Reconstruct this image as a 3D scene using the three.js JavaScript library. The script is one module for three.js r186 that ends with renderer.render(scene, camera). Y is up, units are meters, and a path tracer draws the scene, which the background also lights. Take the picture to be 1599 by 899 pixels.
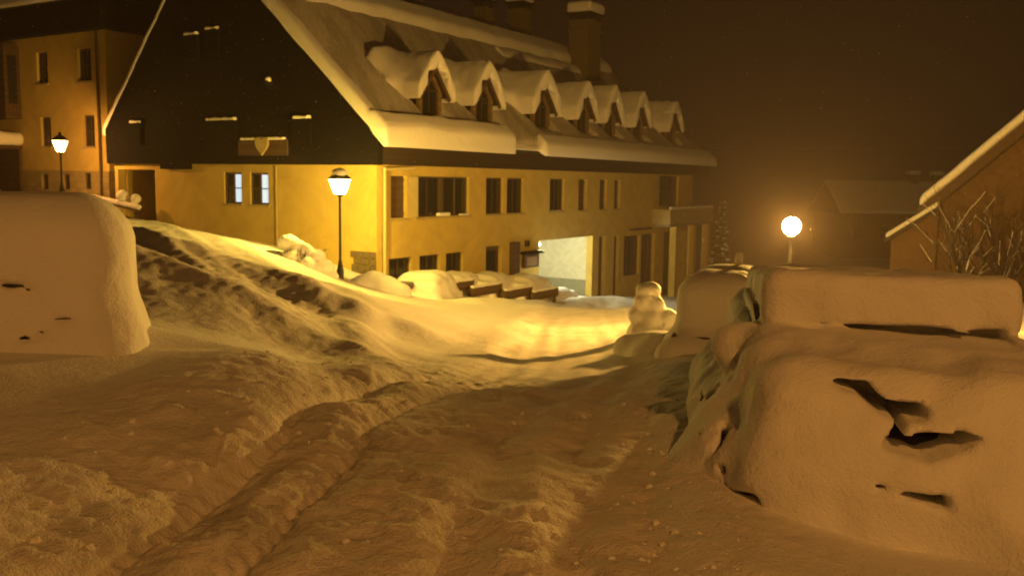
import * as THREE from 'three';
import { mergeGeometries } from 'three/addons/utils/BufferGeometryUtils.js';
import { ImprovedNoise } from 'three/addons/math/ImprovedNoise.js';
import { RoundedBoxGeometry } from 'three/addons/geometries/RoundedBoxGeometry.js';
import { ConvexGeometry } from 'three/addons/geometries/ConvexGeometry.js';

// ------------------------------------------------------------------ camera, sky, air, exposure
const scene = new THREE.Scene();
const camera = new THREE.PerspectiveCamera(34.447, 1024 / 575, 0.1, 900);
{
  const pitch = 0.115416, roll = 0.015;
  const F = new THREE.Vector3(0, -Math.sin(pitch), -Math.cos(pitch)), R = new THREE.Vector3(1, 0, 0);
  const U = new THREE.Vector3().crossVectors(R, F);
  const R2 = R.clone().multiplyScalar(Math.cos(roll)).addScaledVector(U, Math.sin(roll));
  const U2 = U.clone().multiplyScalar(Math.cos(roll)).addScaledVector(R, -Math.sin(roll));
  camera.quaternion.setFromRotationMatrix(new THREE.Matrix4().makeBasis(R2, U2, F.clone().negate()));
  camera.position.set(0, 1.65, 0);
  camera.focus = 2.8; camera.userData.fStop = 6; // the phone focused a little short in the dark
  camera.updateMatrixWorld(true);
}
const renderer = new THREE.WebGLRenderer({ antialias: true });
renderer.toneMapping = THREE.LinearToneMapping;
renderer.toneMappingExposure = 1;
renderer.shadowMap.enabled = true;

{ // a night sky of low snow cloud, faintly brown from the village lamps
  const w = 128, h = 64, d = new Float32Array(w * h * 4), nz = new ImprovedNoise();
  for (let j = 0; j < h; j++) for (let i = 0; i < w; i++) {
    const el = ((j + 0.5) / h - 0.5) * Math.PI, a = (i / w) * Math.PI * 2, k = Math.cos(el);
    const n = 1 + 0.12 * nz.noise(3 * k * Math.cos(a) + 7, 3 * Math.sin(el), 3 * k * Math.sin(a));
    d.set([0.0085 * n, 0.0040 * n, 0.0018 * n, 1], (j * w + i) * 4);
  }
  const t = new THREE.DataTexture(d, w, h, THREE.RGBAFormat, THREE.FloatType);
  t.mapping = THREE.EquirectangularReflectionMapping; t.magFilter = THREE.LinearFilter; t.needsUpdate = true;
  scene.background = t; scene.environment = t;
}
scene.fog = new THREE.FogExp2(new THREE.Color().setRGB(0.95, 0.78, 0.74), 0.0010);
const LIGHT = { // colour (linear) and candela of each lamp
  middle: [[1, 0.62, 0.085], 265], left: [[1, 0.42, 0.075], 85], right: [[1, 0.51, 0.085], 730], road: [[1, 0.40, 0.07], 260], passage: [[1, 0.97, 0.58], 105],
};

// ------------------------------------------------------------------ helpers
let seed = 20251;
const rnd = () => { seed = (seed * 1664525 + 1013904223) >>> 0; return seed / 4294967296; };
const rr = (a, b) => a + (b - a) * rnd();
const V = (x, y, z) => new THREE.Vector3(x, y, z);
const perlin = new ImprovedNoise();
const n3 = (x, y, z) => perlin.noise(x, y, z);
const fbm = (x, y, z, o = 4) => { let s = 0, a = 0.5; for (let i = 0; i < o; i++) { s += a * n3(x, y, z); x = x * 2.03 + 11.3; y = y * 2.03 + 5.7; z = z * 2.03 + 3.1; a *= 0.5; } return s; };
const sstep = (a, b, x) => { const t = Math.min(1, Math.max(0, (x - a) / (b - a))); return t * t * (3 - 2 * t); };
const gauss = (x, w) => Math.exp(-(x * x) / (w * w));

const used = new Map();
function numbered(name) { const n = used.get(name) || 0; used.set(name, n + 1); return n ? `${name}_${String(n).padStart(3, '0')}` : name; }
function shade(o) { o.traverse((m) => { if (m.isMesh) { m.castShadow = true; m.receiveShadow = true; } }); return o; }
function tag(o, label, category, group) { o.userData = { ...o.userData, label, category }; if (group) o.userData.group = group; return o; }
function thing(name, label, category, [x, y, z] = [0, 0, 0], turn = 0, group) {
  const o = new THREE.Group(); o.name = numbered(name); o.position.set(x, y, z); o.rotation.y = turn; scene.add(o);
  return tag(o, label, category, group);
}
const partCount = new WeakMap();
function part(name, geo, mat, parent) {
  const m = new THREE.Mesh(Array.isArray(geo) ? merge(geo) : geo, mat);
  let c = partCount.get(parent); if (!c) partCount.set(parent, (c = new Map()));
  const n = c.get(name) || 0; c.set(name, n + 1); m.name = n ? `${name}_${String(n).padStart(3, '0')}` : name;
  m.castShadow = m.receiveShadow = true; parent.add(m); return m;
}
function plain(g) { const o = g.index ? g.toNonIndexed() : g; for (const k of Object.keys(o.attributes)) if (!['position', 'normal', 'uv'].includes(k)) o.deleteAttribute(k); return o; }
function merge(list) { return mergeGeometries(list.map((g) => { const p = plain(g); if (!p.attributes.uv) boxUV(p); return p; })); }
function boxUV(g) { // metric texture coordinates by the way each face points
  const p = g.attributes.position, n = g.attributes.normal, uv = new Float32Array(p.count * 2);
  for (let i = 0; i < p.count; i++) {
    const ax = Math.abs(n.getX(i)), ay = Math.abs(n.getY(i)), az = Math.abs(n.getZ(i));
    const [a, b] = ay > ax && ay > az ? [p.getX(i), p.getZ(i)] : ax > az ? [p.getZ(i), p.getY(i)] : [p.getX(i), p.getY(i)];
    uv[2 * i] = a; uv[2 * i + 1] = b;
  }
  g.setAttribute('uv', new THREE.BufferAttribute(uv, 2)); return g;
}
// box from corner to corner
function bx(x0, x1, y0, y1, z0, z1, r = 0) {
  const w = x1 - x0, h = y1 - y0, d = z1 - z0;
  let g = r > 0 ? new RoundedBoxGeometry(w, h, d, 2, Math.min(r, w / 2.01, h / 2.01, d / 2.01)) : new THREE.BoxGeometry(w, h, d);
  g = plain(g); g.translate((x0 + x1) / 2, (y0 + y1) / 2, (z0 + z1) / 2); return boxUV(g);
}
function bar(a, b, w, h, r = 0) { // squared bar between two points
  const L = a.distanceTo(b), g = bx(-w / 2, w / 2, -h / 2, h / 2, 0, L, r);
  const q = new THREE.Matrix4().lookAt(b, a, V(0, 1, 0)); g.applyMatrix4(q); g.translate(a.x, a.y, a.z); return g;
}
function rod(a, b, r0, r1 = r0, n = 10) {
  const g = new THREE.CylinderGeometry(r1, r0, a.distanceTo(b), n); g.translate(0, a.distanceTo(b) / 2, 0);
  g.applyQuaternion(new THREE.Quaternion().setFromUnitVectors(V(0, 1, 0), b.clone().sub(a).normalize())); g.translate(a.x, a.y, a.z); return boxUV(plain(g));
}
function lathe(pts, n = 20) { return new THREE.LatheGeometry(pts.map(([x, y]) => new THREE.Vector2(x, y)), n); }

// smooth closed surface of a distance field (naive surface nets)
function blob(fn, [x0, y0, z0], [x1, y1, z1], c) {
  const nx = Math.ceil((x1 - x0) / c) + 1, ny = Math.ceil((y1 - y0) / c) + 1, nz = Math.ceil((z1 - z0) / c) + 1;
  const f = new Float32Array(nx * ny * nz), at = (i, j, k) => (k * ny + j) * nx + i;
  for (let k = 0; k < nz; k++) for (let j = 0; j < ny; j++) for (let i = 0; i < nx; i++) {
    const edge = i === 0 || j === 0 || k === 0 || i === nx - 1 || j === ny - 1 || k === nz - 1;
    const v = fn(x0 + i * c, y0 + j * c, z0 + k * c); f[at(i, j, k)] = edge ? Math.max(v, 0.3 * c) : v;
  }
  const id = new Int32Array(nx * ny * nz).fill(-1), pos = [], idx = [];
  for (let k = 0; k < nz - 1; k++) for (let j = 0; j < ny - 1; j++) for (let i = 0; i < nx - 1; i++) {
    let m = 0; for (let q = 0; q < 8; q++) if (f[at(i + (q & 1), j + ((q >> 1) & 1), k + (q >> 2))] < 0) m |= 1 << q;
    if (m === 0 || m === 255) continue;
    let sx = 0, sy = 0, sz = 0, n = 0;
    for (let a = 0; a < 8; a++) for (const b of [1, 2, 4]) if (!(a & b)) {
      const e = a | b, fa = f[at(i + (a & 1), j + ((a >> 1) & 1), k + (a >> 2))], fb = f[at(i + (e & 1), j + ((e >> 1) & 1), k + (e >> 2))];
      if ((fa < 0) === (fb < 0)) continue;
      const t = fa / (fa - fb); n++;
      sx += (a & 1) + (b === 1 ? t : 0); sy += ((a >> 1) & 1) + (b === 2 ? t : 0); sz += (a >> 2) + (b === 4 ? t : 0);
    }
    id[at(i, j, k)] = pos.length / 3; pos.push(x0 + (i + sx / n) * c, y0 + (j + sy / n) * c, z0 + (k + sz / n) * c);
  }
  const quad = (a, b, d, e, flip) => { if (a < 0 || b < 0 || d < 0 || e < 0) return; if (flip) idx.push(a, e, d, a, d, b); else idx.push(a, b, d, a, d, e); };
  for (let k = 1; k < nz - 1; k++) for (let j = 1; j < ny - 1; j++) for (let i = 1; i < nx - 1; i++) {
    const s = f[at(i, j, k)] < 0;
    if (s !== f[at(i + 1, j, k)] < 0) quad(id[at(i, j - 1, k - 1)], id[at(i, j, k - 1)], id[at(i, j, k)], id[at(i, j - 1, k)], !s);
    if (s !== f[at(i, j + 1, k)] < 0) quad(id[at(i - 1, j, k - 1)], id[at(i - 1, j, k)], id[at(i, j, k)], id[at(i, j, k - 1)], !s);
    if (s !== f[at(i, j, k + 1)] < 0) quad(id[at(i - 1, j - 1, k)], id[at(i, j - 1, k)], id[at(i, j, k)], id[at(i - 1, j, k)], !s);
  }
  const g = new THREE.BufferGeometry(); g.setAttribute('position', new THREE.Float32BufferAttribute(pos, 3)); g.setIndex(idx); g.computeVertexNormals();
  const uv = new Float32Array(pos.length / 3 * 2); for (let i = 0; i < pos.length / 3; i++) { const [x, y, z] = [pos[3 * i], pos[3 * i + 1], pos[3 * i + 2]]; uv[2 * i] = x + 0.62 * z + 0.21 * y; uv[2 * i + 1] = y + 0.43 * z - 0.31 * x; }
  g.setAttribute('uv', new THREE.BufferAttribute(uv, 2)); return g;
}
const smin = (a, b, k) => { const h = Math.max(0, k - Math.abs(a - b)) / k; return Math.min(a, b) - h * h * k * 0.25; };
const smax = (a, b, k) => -smin(-a, -b, k);
function sdBox(x, y, z, cx, cy, cz, hx, hy, hz, r) {
  const qx = Math.abs(x - cx) - hx + r, qy = Math.abs(y - cy) - hy + r, qz = Math.abs(z - cz) - hz + r;
  return Math.hypot(Math.max(qx, 0), Math.max(qy, 0), Math.max(qz, 0)) + Math.min(Math.max(qx, qy, qz), 0) - r;
}
function sdCap(x, y, z, a, b, r) {
  const bx_ = b[0] - a[0], by = b[1] - a[1], bz = b[2] - a[2], px = x - a[0], py = y - a[1], pz = z - a[2];
  const t = Math.min(1, Math.max(0, (px * bx_ + py * by + pz * bz) / (bx_ * bx_ + by * by + bz * bz + 1e-9)));
  return Math.hypot(px - t * bx_, py - t * by, pz - t * bz) - r;
}
const sdBall = (x, y, z, c, r, sy = 1) => (Math.hypot(x - c[0], (y - c[1]) / sy, z - c[2]) - r) * Math.min(1, sy);

// ------------------------------------------------------------------ materials
function noiseTex(size, f, srgb) { // f(u, v) -> [r, g, b] 0..1, made to wrap by blending four shifted samples
  const d = new Uint8Array(size * size * 4);
  for (let j = 0; j < size; j++) for (let i = 0; i < size; i++) { const c = f(i / size, j / size); for (let k = 0; k < 3; k++) d[(j * size + i) * 4 + k] = Math.max(0, Math.min(255, c[k] * 255)); d[(j * size + i) * 4 + 3] = 255; }
  const t = new THREE.DataTexture(d, size, size); t.wrapS = t.wrapT = THREE.RepeatWrapping; t.magFilter = THREE.LinearFilter; t.minFilter = THREE.LinearMipmapLinearFilter; t.generateMipmaps = true;
  if (srgb) t.colorSpace = THREE.SRGBColorSpace; t.needsUpdate = true; return t;
}
function wrapN(u, v, f, o, s) { // periodic fractal noise around a torus
  const a = u * Math.PI * 2, b = v * Math.PI * 2, k = f / (Math.PI * 2);
  return fbm(k * Math.cos(a) + s + k * Math.cos(b) * 0.9, k * Math.sin(a) + s * 1.7 + k * Math.sin(b) * 0.9, k * (Math.cos(b) - Math.sin(a)) + s * 0.3, o);
}
const scaled = (t, s, s2 = s) => { const c = t.clone(); c.repeat.set(1 / s, 1 / s2); c.needsUpdate = true; return c; };
const lat = (i, j, n, s) => { const a = (((i % n) + n) % n) * 374761393 + (((j % n) + n) % n) * 668265263 + s * 974711; let h = Math.imul(a ^ (a >>> 13), 1274126177); h ^= h >>> 16; return (h >>> 0) / 4294967296; };
const perN = (u, v, n, s) => { const x = u * n, y = v * n, i = Math.floor(x), j = Math.floor(y), f = sstep(0, 1, x - i), g = sstep(0, 1, y - j); return (lat(i, j, n, s) * (1 - f) + lat(i + 1, j, n, s) * f) * (1 - g) + (lat(i, j + 1, n, s) * (1 - f) + lat(i + 1, j + 1, n, s) * f) * g; };
const grainT = noiseTex(512, (u, v) => { const a = 0.34 * perN(u, v, 9, 1) + 0.26 * perN(u, v, 22, 2) + 0.2 * perN(u, v, 51, 3) + 0.2 * perN(u, v, 120, 4); return [a, a, a]; });
const shadeSnowT = noiseTex(512, (u, v) => { const n = 0.5 * perN(u, v, 7, 5) + 0.3 * perN(u, v, 19, 6) + 0.2 * perN(u, v, 60, 7), k = 0.72 + 0.28 * sstep(0.36, 0.62, n), a = k * (0.85 + 0.3 * (perN(u, v, 130, 8) - 0.5)); return [a, a * 0.97, a * 0.93]; });
const mottleT = noiseTex(256, (u, v) => { const a = 0.86 + 0.26 * wrapN(u, v, 8, 5, 9.7); return [a, a * 0.99, a * 0.97]; });
const courseT = noiseTex(512, (u, v) => { // coursed stonework: 10 rows of unequal blocks
  const r = Math.floor(v * 10), fv = v * 10 - r, n = 4 + ((r * 7) % 3), o = ((r * 37) % 11) / 11, q = (u + o) * n, c = Math.floor(q) % n, fu = q - Math.floor(q);
  const joint = Math.min(Math.min(fv, 1 - fv) / 0.07, Math.min(fu, 1 - fu) / 0.03, 1), t = 0.76 + 0.2 * (Math.sin(r * 91.7 + c * 47.3) * 0.5 + 0.5) + 0.16 * wrapN(u, v, 20, 3, 2.2);
  const a = t * (0.72 + 0.28 * joint); return [a, a * 0.97, a * 0.93];
});
const slateT = noiseTex(512, (u, v) => {
  const r = Math.floor(v * 16), fv = v * 16 - r, q = (u + (r % 2) / 20) * 10, c = Math.floor(q) % 10, fu = q - Math.floor(q);
  const t = 0.6 + 0.3 * (Math.sin(r * 53.1 + c * 17.9) * 0.5 + 0.5), a = t * (fv < 0.08 || fu < 0.05 ? 0.45 : 1); return [a, a, a];
});
const plankT = noiseTex(256, (u, v) => { const r = Math.floor(v * 8), fv = v * 8 - r, a = (0.62 + 0.3 * (Math.sin(r * 33.3) * 0.5 + 0.5) + 0.25 * wrapN(u * 0.3, v, 30, 3, 5.5)) * (fv < 0.07 ? 0.5 : 1); return [a, a * 0.97, a * 0.93]; });

const std = (r, g, b, rough = 0.8, o = {}) => { const m = new THREE.MeshStandardMaterial({ roughness: rough, ...o }); m.color.setRGB(r, g, b); return m; };
const M = {
  snow: std(0.84, 0.84, 0.85, 0.75, { bumpMap: scaled(grainT, 0.8), bumpScale: 0.012 }),
  roofSnow: std(0.82, 0.82, 0.83, 0.8, { bumpMap: scaled(grainT, 2.2), bumpScale: 0.03 }),
  shadeSnow: std(0.68, 0.66, 0.63, 0.9, { map: scaled(shadeSnowT, 5), bumpMap: scaled(shadeSnowT, 5), bumpScale: 0.05 }),  // snow greyed in colour so the main roof slope looks unlit
  ground: std(0.82, 0.82, 0.83, 0.78, { vertexColors: true, bumpMap: scaled(grainT, 0.75), bumpScale: 0.016 }),
  wall: std(0.58, 0.445, 0.125, 0.9, { map: scaled(mottleT, 6), bumpMap: scaled(grainT, 1.2), bumpScale: 0.008 }),
  wallPale: std(0.40, 0.34, 0.17, 0.9, { map: scaled(mottleT, 5), bumpMap: scaled(grainT, 1.2), bumpScale: 0.008 }),
  stone: std(0.33, 0.27, 0.13, 0.92, { map: scaled(courseT, 3), bumpMap: scaled(courseT, 3), bumpScale: 0.03 }),
  stoneB: std(0.15, 0.12, 0.065, 0.92, { map: scaled(mottleT, 1.5), bumpMap: scaled(grainT, 0.8), bumpScale: 0.02 }),
  slate: new THREE.MeshPhysicalMaterial({ color: new THREE.Color().setRGB(0.007, 0.0065, 0.009), roughness: 0.95, specularIntensity: 0.25, map: scaled(slateT, 2.4, 2.4) }),
  tile: std(0.05, 0.045, 0.045, 0.8, { map: scaled(slateT, 2.4, 2.4) }),
  fascia: std(0.03, 0.016, 0.010, 0.85, { map: scaled(plankT, 1.3) }),
  brownWood: std(0.09, 0.05, 0.028, 0.75, { map: scaled(plankT, 0.9) }),
  dormerWood: std(0.26, 0.18, 0.08, 0.8, { map: scaled(plankT, 1.1) }),
  railWood: std(0.13, 0.08, 0.045, 0.8, { map: scaled(plankT, 0.8) }),
  glass: std(0.018, 0.018, 0.02, 0.12),
  flake: std(0.85, 0.85, 0.85, 0.9),
  dark: std(0.02, 0.017, 0.014, 0.9),
  frame: std(0.06, 0.04, 0.025, 0.7),
  metal: std(0.025, 0.026, 0.028, 0.5, { metalness: 0.4 }),
  pipe: std(0.5, 0.42, 0.2, 0.5),
  panel: std(0.62, 0.62, 0.5, 0.8, { map: scaled(mottleT, 3), bumpMap: scaled(courseT, 3, 1.6), bumpScale: 0.01 }),
  dado: std(0.25, 0.26, 0.2, 0.8, { map: scaled(mottleT, 2) }),
  concrete: std(0.24, 0.22, 0.19, 0.9, { map: scaled(mottleT, 2) }),
  houseWall: std(0.15, 0.088, 0.045, 0.95, { map: scaled(mottleT, 2.6), bumpMap: scaled(courseT, 2.6), bumpScale: 0.025 }),
  bark: std(0.06, 0.045, 0.033, 0.95, { bumpMap: scaled(grainT, 0.4), bumpScale: 0.02 }),
  needles: std(0.02, 0.035, 0.018, 0.95),
  tyre: std(0.012, 0.012, 0.013, 0.9), rim: std(0.3, 0.3, 0.31, 0.35, { metalness: 0.8 }), trim: std(0.015, 0.015, 0.016, 0.6), plate: std(0.6, 0.6, 0.58, 0.6), lens: std(0.12, 0.12, 0.13, 0.1), tail: std(0.1, 0.008, 0.006, 0.25),
};
const paint = (r, g, b) => { const m = new THREE.MeshPhysicalMaterial({ roughness: 0.35, clearcoat: 0.8, clearcoatRoughness: 0.1, metalness: 0.2 }); m.color.setRGB(r, g, b); return m; };
const glow = (c, k) => { const m = std(0.6, 0.6, 0.55, 0.6); m.emissive.setRGB(...c); m.emissiveIntensity = k; return m; };
const lampPane = (c, k) => { const m = new THREE.MeshPhysicalMaterial({ transmission: 0.9, thickness: 0, roughness: 0.25 }); m.emissive.setRGB(...c); m.emissiveIntensity = k; return m; };

// ------------------------------------------------------------------ lie of the land
const U = V(0.52489, 0, -0.85117), T = V(-0.85117, 0, -0.52489);          // along the hotel's long side, along its gable
const C = V(-5.571, 0, -38), TURN = Math.atan2(0.85117, 0.52489);
const B = (s, h, t) => V(C.x, h, C.z).addScaledVector(U, s).addScaledVector(T, t); // hotel coordinates to world
const CTRL = [];
const cp = (...q) => { for (let i = 0; i < q.length; i += 3) CTRL.push([q[i], q[i + 1], q[i + 2]]); };
cp(-0.6, -3.5, 0, -0.5, -5.5, -0.02, -0.2, -8, -0.22, 0.3, -10, -0.54, 0.6, -12, -0.88, 1, -15, -1.36);            // the road downhill
cp(1.5, -20, -1.95, 2, -28, -2.65, 3, -36, -3.2, 4, -45, -4.15, 5.5, -54, -5.05);
cp(-3.3, -7, 0.26, -3.5, -8.6, 0.2, -2.6, -8.8, -0.12, -2, -7, 0.06, -2, -5, 0.1, -2.2, -3.6, 0.08, -4, -4, 0.2);   // left foreground
cp(-3.4, -11, -0.3, -5, -12, -0.05, -2, -11, -0.68, -6.7, -16, 0.38, -4.7, -15, -0.12, -3.7, -15, -0.45, -2.2, -14, -1.1);
cp(-7.5, -19, 0.02, -5.3, -18.5, -0.62, -4.1, -18, -0.9, -2.4, -18, -1.5);
cp(-9.9, -24, -0.02, -5.8, -22, -0.62, -3.9, -20.5, -1.0, -2.6, -22, -1.5, -11.4, -30, -0.22, -8, -33, -1.05, -6.4, -33.2, -1.85, -5.3, -30, -1.95, -3.6, -30, -2.3);
cp(-9.8, -40.6, -1.5, -17.5, -45.4, -0.8, -20, -47, -0.45, -5.6, -38, -2.5, -6.5, -35.4, -2.15, -13.7, -42.5, -1.1);
cp(-24, -48, 0.25, -35, -52, 0.8, -22, -44, 0.3, -15, -30, 0.4, -12, -18, 0.8, -8, -10, 0.6, -6, -5, 0.3, -15, -8, 1, -30, -25, 1.4);
cp(-3.6, -36, -2.85, -1, -39, -3.4, 1.5, -44, -4.05, -0.3, -46.5, -3.5, 4.93, -55, -5.1, 10.2, -63.5, -6.1, 15.4, -72, -6.8, 1.8, -51, -4.4);
cp(3.2, -14.5, -1.0, 5, -18, -1.15, 7.2, -24, -1.8, 10, -30, -2.5, 14, -35, -2.9, 7, -40, -4.2, 20, -50, -4.8, 30, -70, -6, 24, -38, -3);
cp(2.5, -5.2, -0.4, 3, -8, -0.5, 1.3, -6, -0.18, 1.3, -9, -0.4, 2.1, -11, -0.72, 2.8, -11.6, -0.7, 4.4, -6.2, 0.15, 5, -8, 0, 6, -10, -0.5, 1.1, -4, -0.08, 2, -3.5, -0.16);
cp(0, 5, 0.2, -8, 8, 1, 8, 8, 0, 0, 20, 0.8, 6, 14, 0.4, 14, -6, -0.6, 16, -20, -2);
const tps = (() => { // thin-plate spline through the survey points
  const n = CTRL.length, N = n + 3, A = [], ph = (r2) => (r2 < 1e-9 ? 0 : 0.5 * r2 * Math.log(r2));
  for (let i = 0; i < N; i++) A.push(new Float64Array(N + 1));
  for (let i = 0; i < n; i++) {
    for (let j = 0; j < n; j++) A[i][j] = ph((CTRL[i][0] - CTRL[j][0]) ** 2 + (CTRL[i][1] - CTRL[j][1]) ** 2);
    A[i][i] += 0.6; A[i][n] = A[n][i] = 1; A[i][n + 1] = A[n + 1][i] = CTRL[i][0]; A[i][n + 2] = A[n + 2][i] = CTRL[i][1]; A[i][N] = CTRL[i][2];
  }
  for (let c = 0; c < N; c++) {
    let p = c; for (let r = c + 1; r < N; r++) if (Math.abs(A[r][c]) > Math.abs(A[p][c])) p = r;
    [A[c], A[p]] = [A[p], A[c]];
    for (let r = 0; r < N; r++) if (r !== c) { const k = A[r][c] / A[c][c]; if (k) for (let q = c; q <= N; q++) A[r][q] -= k * A[c][q]; }
  }
  const w = A.map((r, i) => r[N] / r[i]);
  return (x, z) => { let s = w[n] + w[n + 1] * x + w[n + 2] * z; for (let i = 0; i < n; i++) s += w[i] * ph((x - CTRL[i][0]) ** 2 + (z - CTRL[i][1]) ** 2); return s; };
})();
function line(pts) { // distance across and along a polyline
  return (x, z) => {
    let best = 1e9, side = 0, along = 0, L = 0;
    for (let i = 0; i + 1 < pts.length; i++) {
      const [ax, az] = pts[i], dx = pts[i + 1][0] - ax, dz = pts[i + 1][1] - az, l2 = dx * dx + dz * dz, t = Math.min(1, Math.max(0, ((x - ax) * dx + (z - az) * dz) / l2));
      const d = Math.hypot(x - ax - t * dx, z - az - t * dz);
      if (d < best) { best = d; side = Math.sign(dx * (z - az) - dz * (x - ax)); along = L + t * Math.sqrt(l2); }
      L += Math.sqrt(l2);
    }
    return [best * side, along];
  };
}
const roadLine = line([[-1.1, 3], [-0.7, -3.7], [-0.35, -7], [0.35, -10.5], [1, -15], [1.6, -22], [2.4, -32], [3.6, -45], [5, -55]]);
const sideLine = line([[-0.2, -9.5], [-2.2, -13], [-4.6, -17.4], [-8, -22], [-13, -30], [-20, -40]]);
const ridges = [ // ploughed ridges of the side lane: line, height, half width
  [line([[-6.9, -16], [-4.9, -15.2], [-3.9, -14.6], [-2.6, -13.6]]), 0.2, 0.6],
  [line([[-9.8, -22.8], [-5.8, -20.9], [-3.9, -19.4], [-2.2, -19.2]]), 0.32, 0.9],
  [line([[-3.4, -8.4], [-2.5, -8.3], [-1.9, -7.1], [-1.75, -5.6]]), 0.13, 0.5],
  [line([[1.6, -7.4], [1.7, -9.2], [2.2, -11.4], [2.4, -12.6]]), 0.1, 0.5],
  [line([[-1.25, -8.4], [-1.5, -10.5], [-1.95, -13], [-2.7, -16], [-3.1, -19]]), 0.16, 0.42],
  [line([[2.4, -15.5], [2.5, -18], [3.4, -24], [5, -32]]), 0.12, 0.9],
  [line([[-1.5, -35.2], [0.5, -38.4], [3, -43], [5.5, -49]]), 0.22, 0.7],
];
function land(x, z) {
  const r = Math.hypot(x, z), far = sstep(62, 105, r);
  let h = far < 1 ? tps(x, z) : 0;
  if (far > 0) h = h * (1 - far) + far * (-6.5 + 22 * sstep(170, 420, r) + 1.5 * fbm(x * 0.012, 3.3, z * 0.012, 3));
  return h;
}
function ground(x, z, fine = true) { // height, and darkening: trodden dirt plus shade painted on the left slope
  const r = Math.hypot(x, z);
  let h = land(x, z), dirtAndShade = 0;
  if (r < 110) {
    const [rb, ra] = roadLine(x, z), [sb, sa] = sideLine(x, z);
    const road = 1 - sstep(1.15, 1.85, Math.abs(rb) + 0.5 * n3(x * 0.9, 4, z * 0.5)), lane = (1 - sstep(0.9, 1.7, Math.abs(sb) + 0.5 * n3(x * 0.7, 8, z * 0.7))) * (1 - sstep(40, 55, r));
    for (const [f, a, w] of ridges) { const d = f(x, z)[0]; if (Math.abs(d) < 3 * w) h += a * gauss(d + 0.25 * n3(x, 2, z), w) * (0.85 + 0.25 * n3(x * 0.5, 6, z * 0.5)); }
    h += 0.085 * fbm(x * 0.32, 1.2, z * 0.32, 3) * (1 - 0.5 * road) + 0.02 * fbm(x * 1.6, 7.2, z * 1.6, 2);
    if (fine) {
      const wob = 0.22 * n3(ra * 0.35, 0.5, 0) + 0.06 * n3(ra * 1.7, 5.5, 0);
      let rut = 0; const calm = 1 - 0.65 * sstep(9, 17, r);
      for (const [b, w, d] of [[-1.0, 0.15, 0.1], [-0.5, 0.1, 0.06], [0.4, 0.13, 0.085], [0.95, 0.13, 0.08], [1.3, 0.1, 0.05]]) rut -= d * gauss(rb - b - wob * (1 + 0.4 * b), w) * (0.7 + 0.8 * n3(ra * 0.7 + b * 9, 2, 1)) - 0.5 * d * (gauss(rb - b - wob - 0.26, 0.11) + gauss(rb - b - wob + 0.26, 0.11)) * 0.6;
      rut *= rb < 0 ? 0.55 : 0.5; const tread = 0.012 * n3(ra * 5.5, rb * 2.2, 9);
      const lump = Math.abs(fbm(x * 1.5, 3.7, z * 1.5, 4)) * 0.05 + Math.max(0, fbm(x * 3.4, 1.1, z * 3.4, 3)) * 0.045 + 0.008 * n3(x * 9, 2, z * 9);
      const chip = (0.5 - Math.abs(n3(x * 5.5, 8.8, z * 5.5))) * 0.03 + (0.5 - Math.abs(n3(x * 12, 2.8, z * 12))) * 0.016, where = sstep(-0.12, 0.25, n3(x * 0.8, 3.3, z * 0.8));
      h += (road + 0.5 * gauss(Math.abs(rb) - 1.75, 0.6)) * chip * where * (1 - sstep(9, 14, r)) - road * (0.04 * gauss(rb + 1.02 - wob, 0.045) + 0.032 * gauss(rb + 0.5 - wob, 0.04)) * (1 - sstep(8, 11, r));
      h += road * ((rut + tread + lump * 0.8) * calm - 0.06 + 0.011 * (1 - sstep(7, 10, r)) * (gauss(rb + 1.02 - wob, 0.12) + gauss(rb + 0.5 - wob, 0.1)) * Math.sin(ra * 46 + Math.abs(rb + 0.76 - wob) * 34)) + lane * (0.9 * lump - 0.03 + 0.02 * n3(sb * 3.1, sa * 0.25, 4));
      const slope = gauss(sb, 5.5) * sstep(-2.2, -4.5, x) * sstep(2.5, 6, sa) * (1 - sstep(32, 44, r));
      h += slope * (0.26 * n3(sb * 0.62 + 0.8, sa * 0.07, 4) + 0.1 * n3(sb * 1.9, sa * 0.16, 9) + 0.055 * fbm(x * 2.2, 5, z * 2.2, 4) + 0.05 * Math.abs(n3(x * 3.4, 1, z * 3.4)));
      const verge = gauss(Math.abs(rb) - 1.75, 0.55) * (r < 60 ? 1 : 0);
      h += verge * (0.05 + lump * 0.75);
      dirtAndShade = Math.max(road, 0.6 * lane, 0.5 * verge, 0.8 * slope);  // the slope term dims the left bank by colour, in place of shade
      // broken patch beside the left wheel track
      const px = gauss(Math.hypot((x + 1.75) * 1.1, (z + 5.2) * 0.75), 0.75); h += px * (lump * 1.1 - 0.12); dirtAndShade = Math.max(dirtAndShade, px);
    }
  }
  // cellars: the sheet drops out of sight inside the hotel
  const dx = x - C.x, dz = z - C.z, s = dx * U.x + dz * U.z, t = dx * T.x + dz * T.z;
  h -= 2.5 * sstep(0.5, 1.6, Math.min(s, t, 37 - s, 17 - t));
  return [h, dirtAndShade];
}
const gy = (x, z) => ground(x, z, false)[0];

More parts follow.
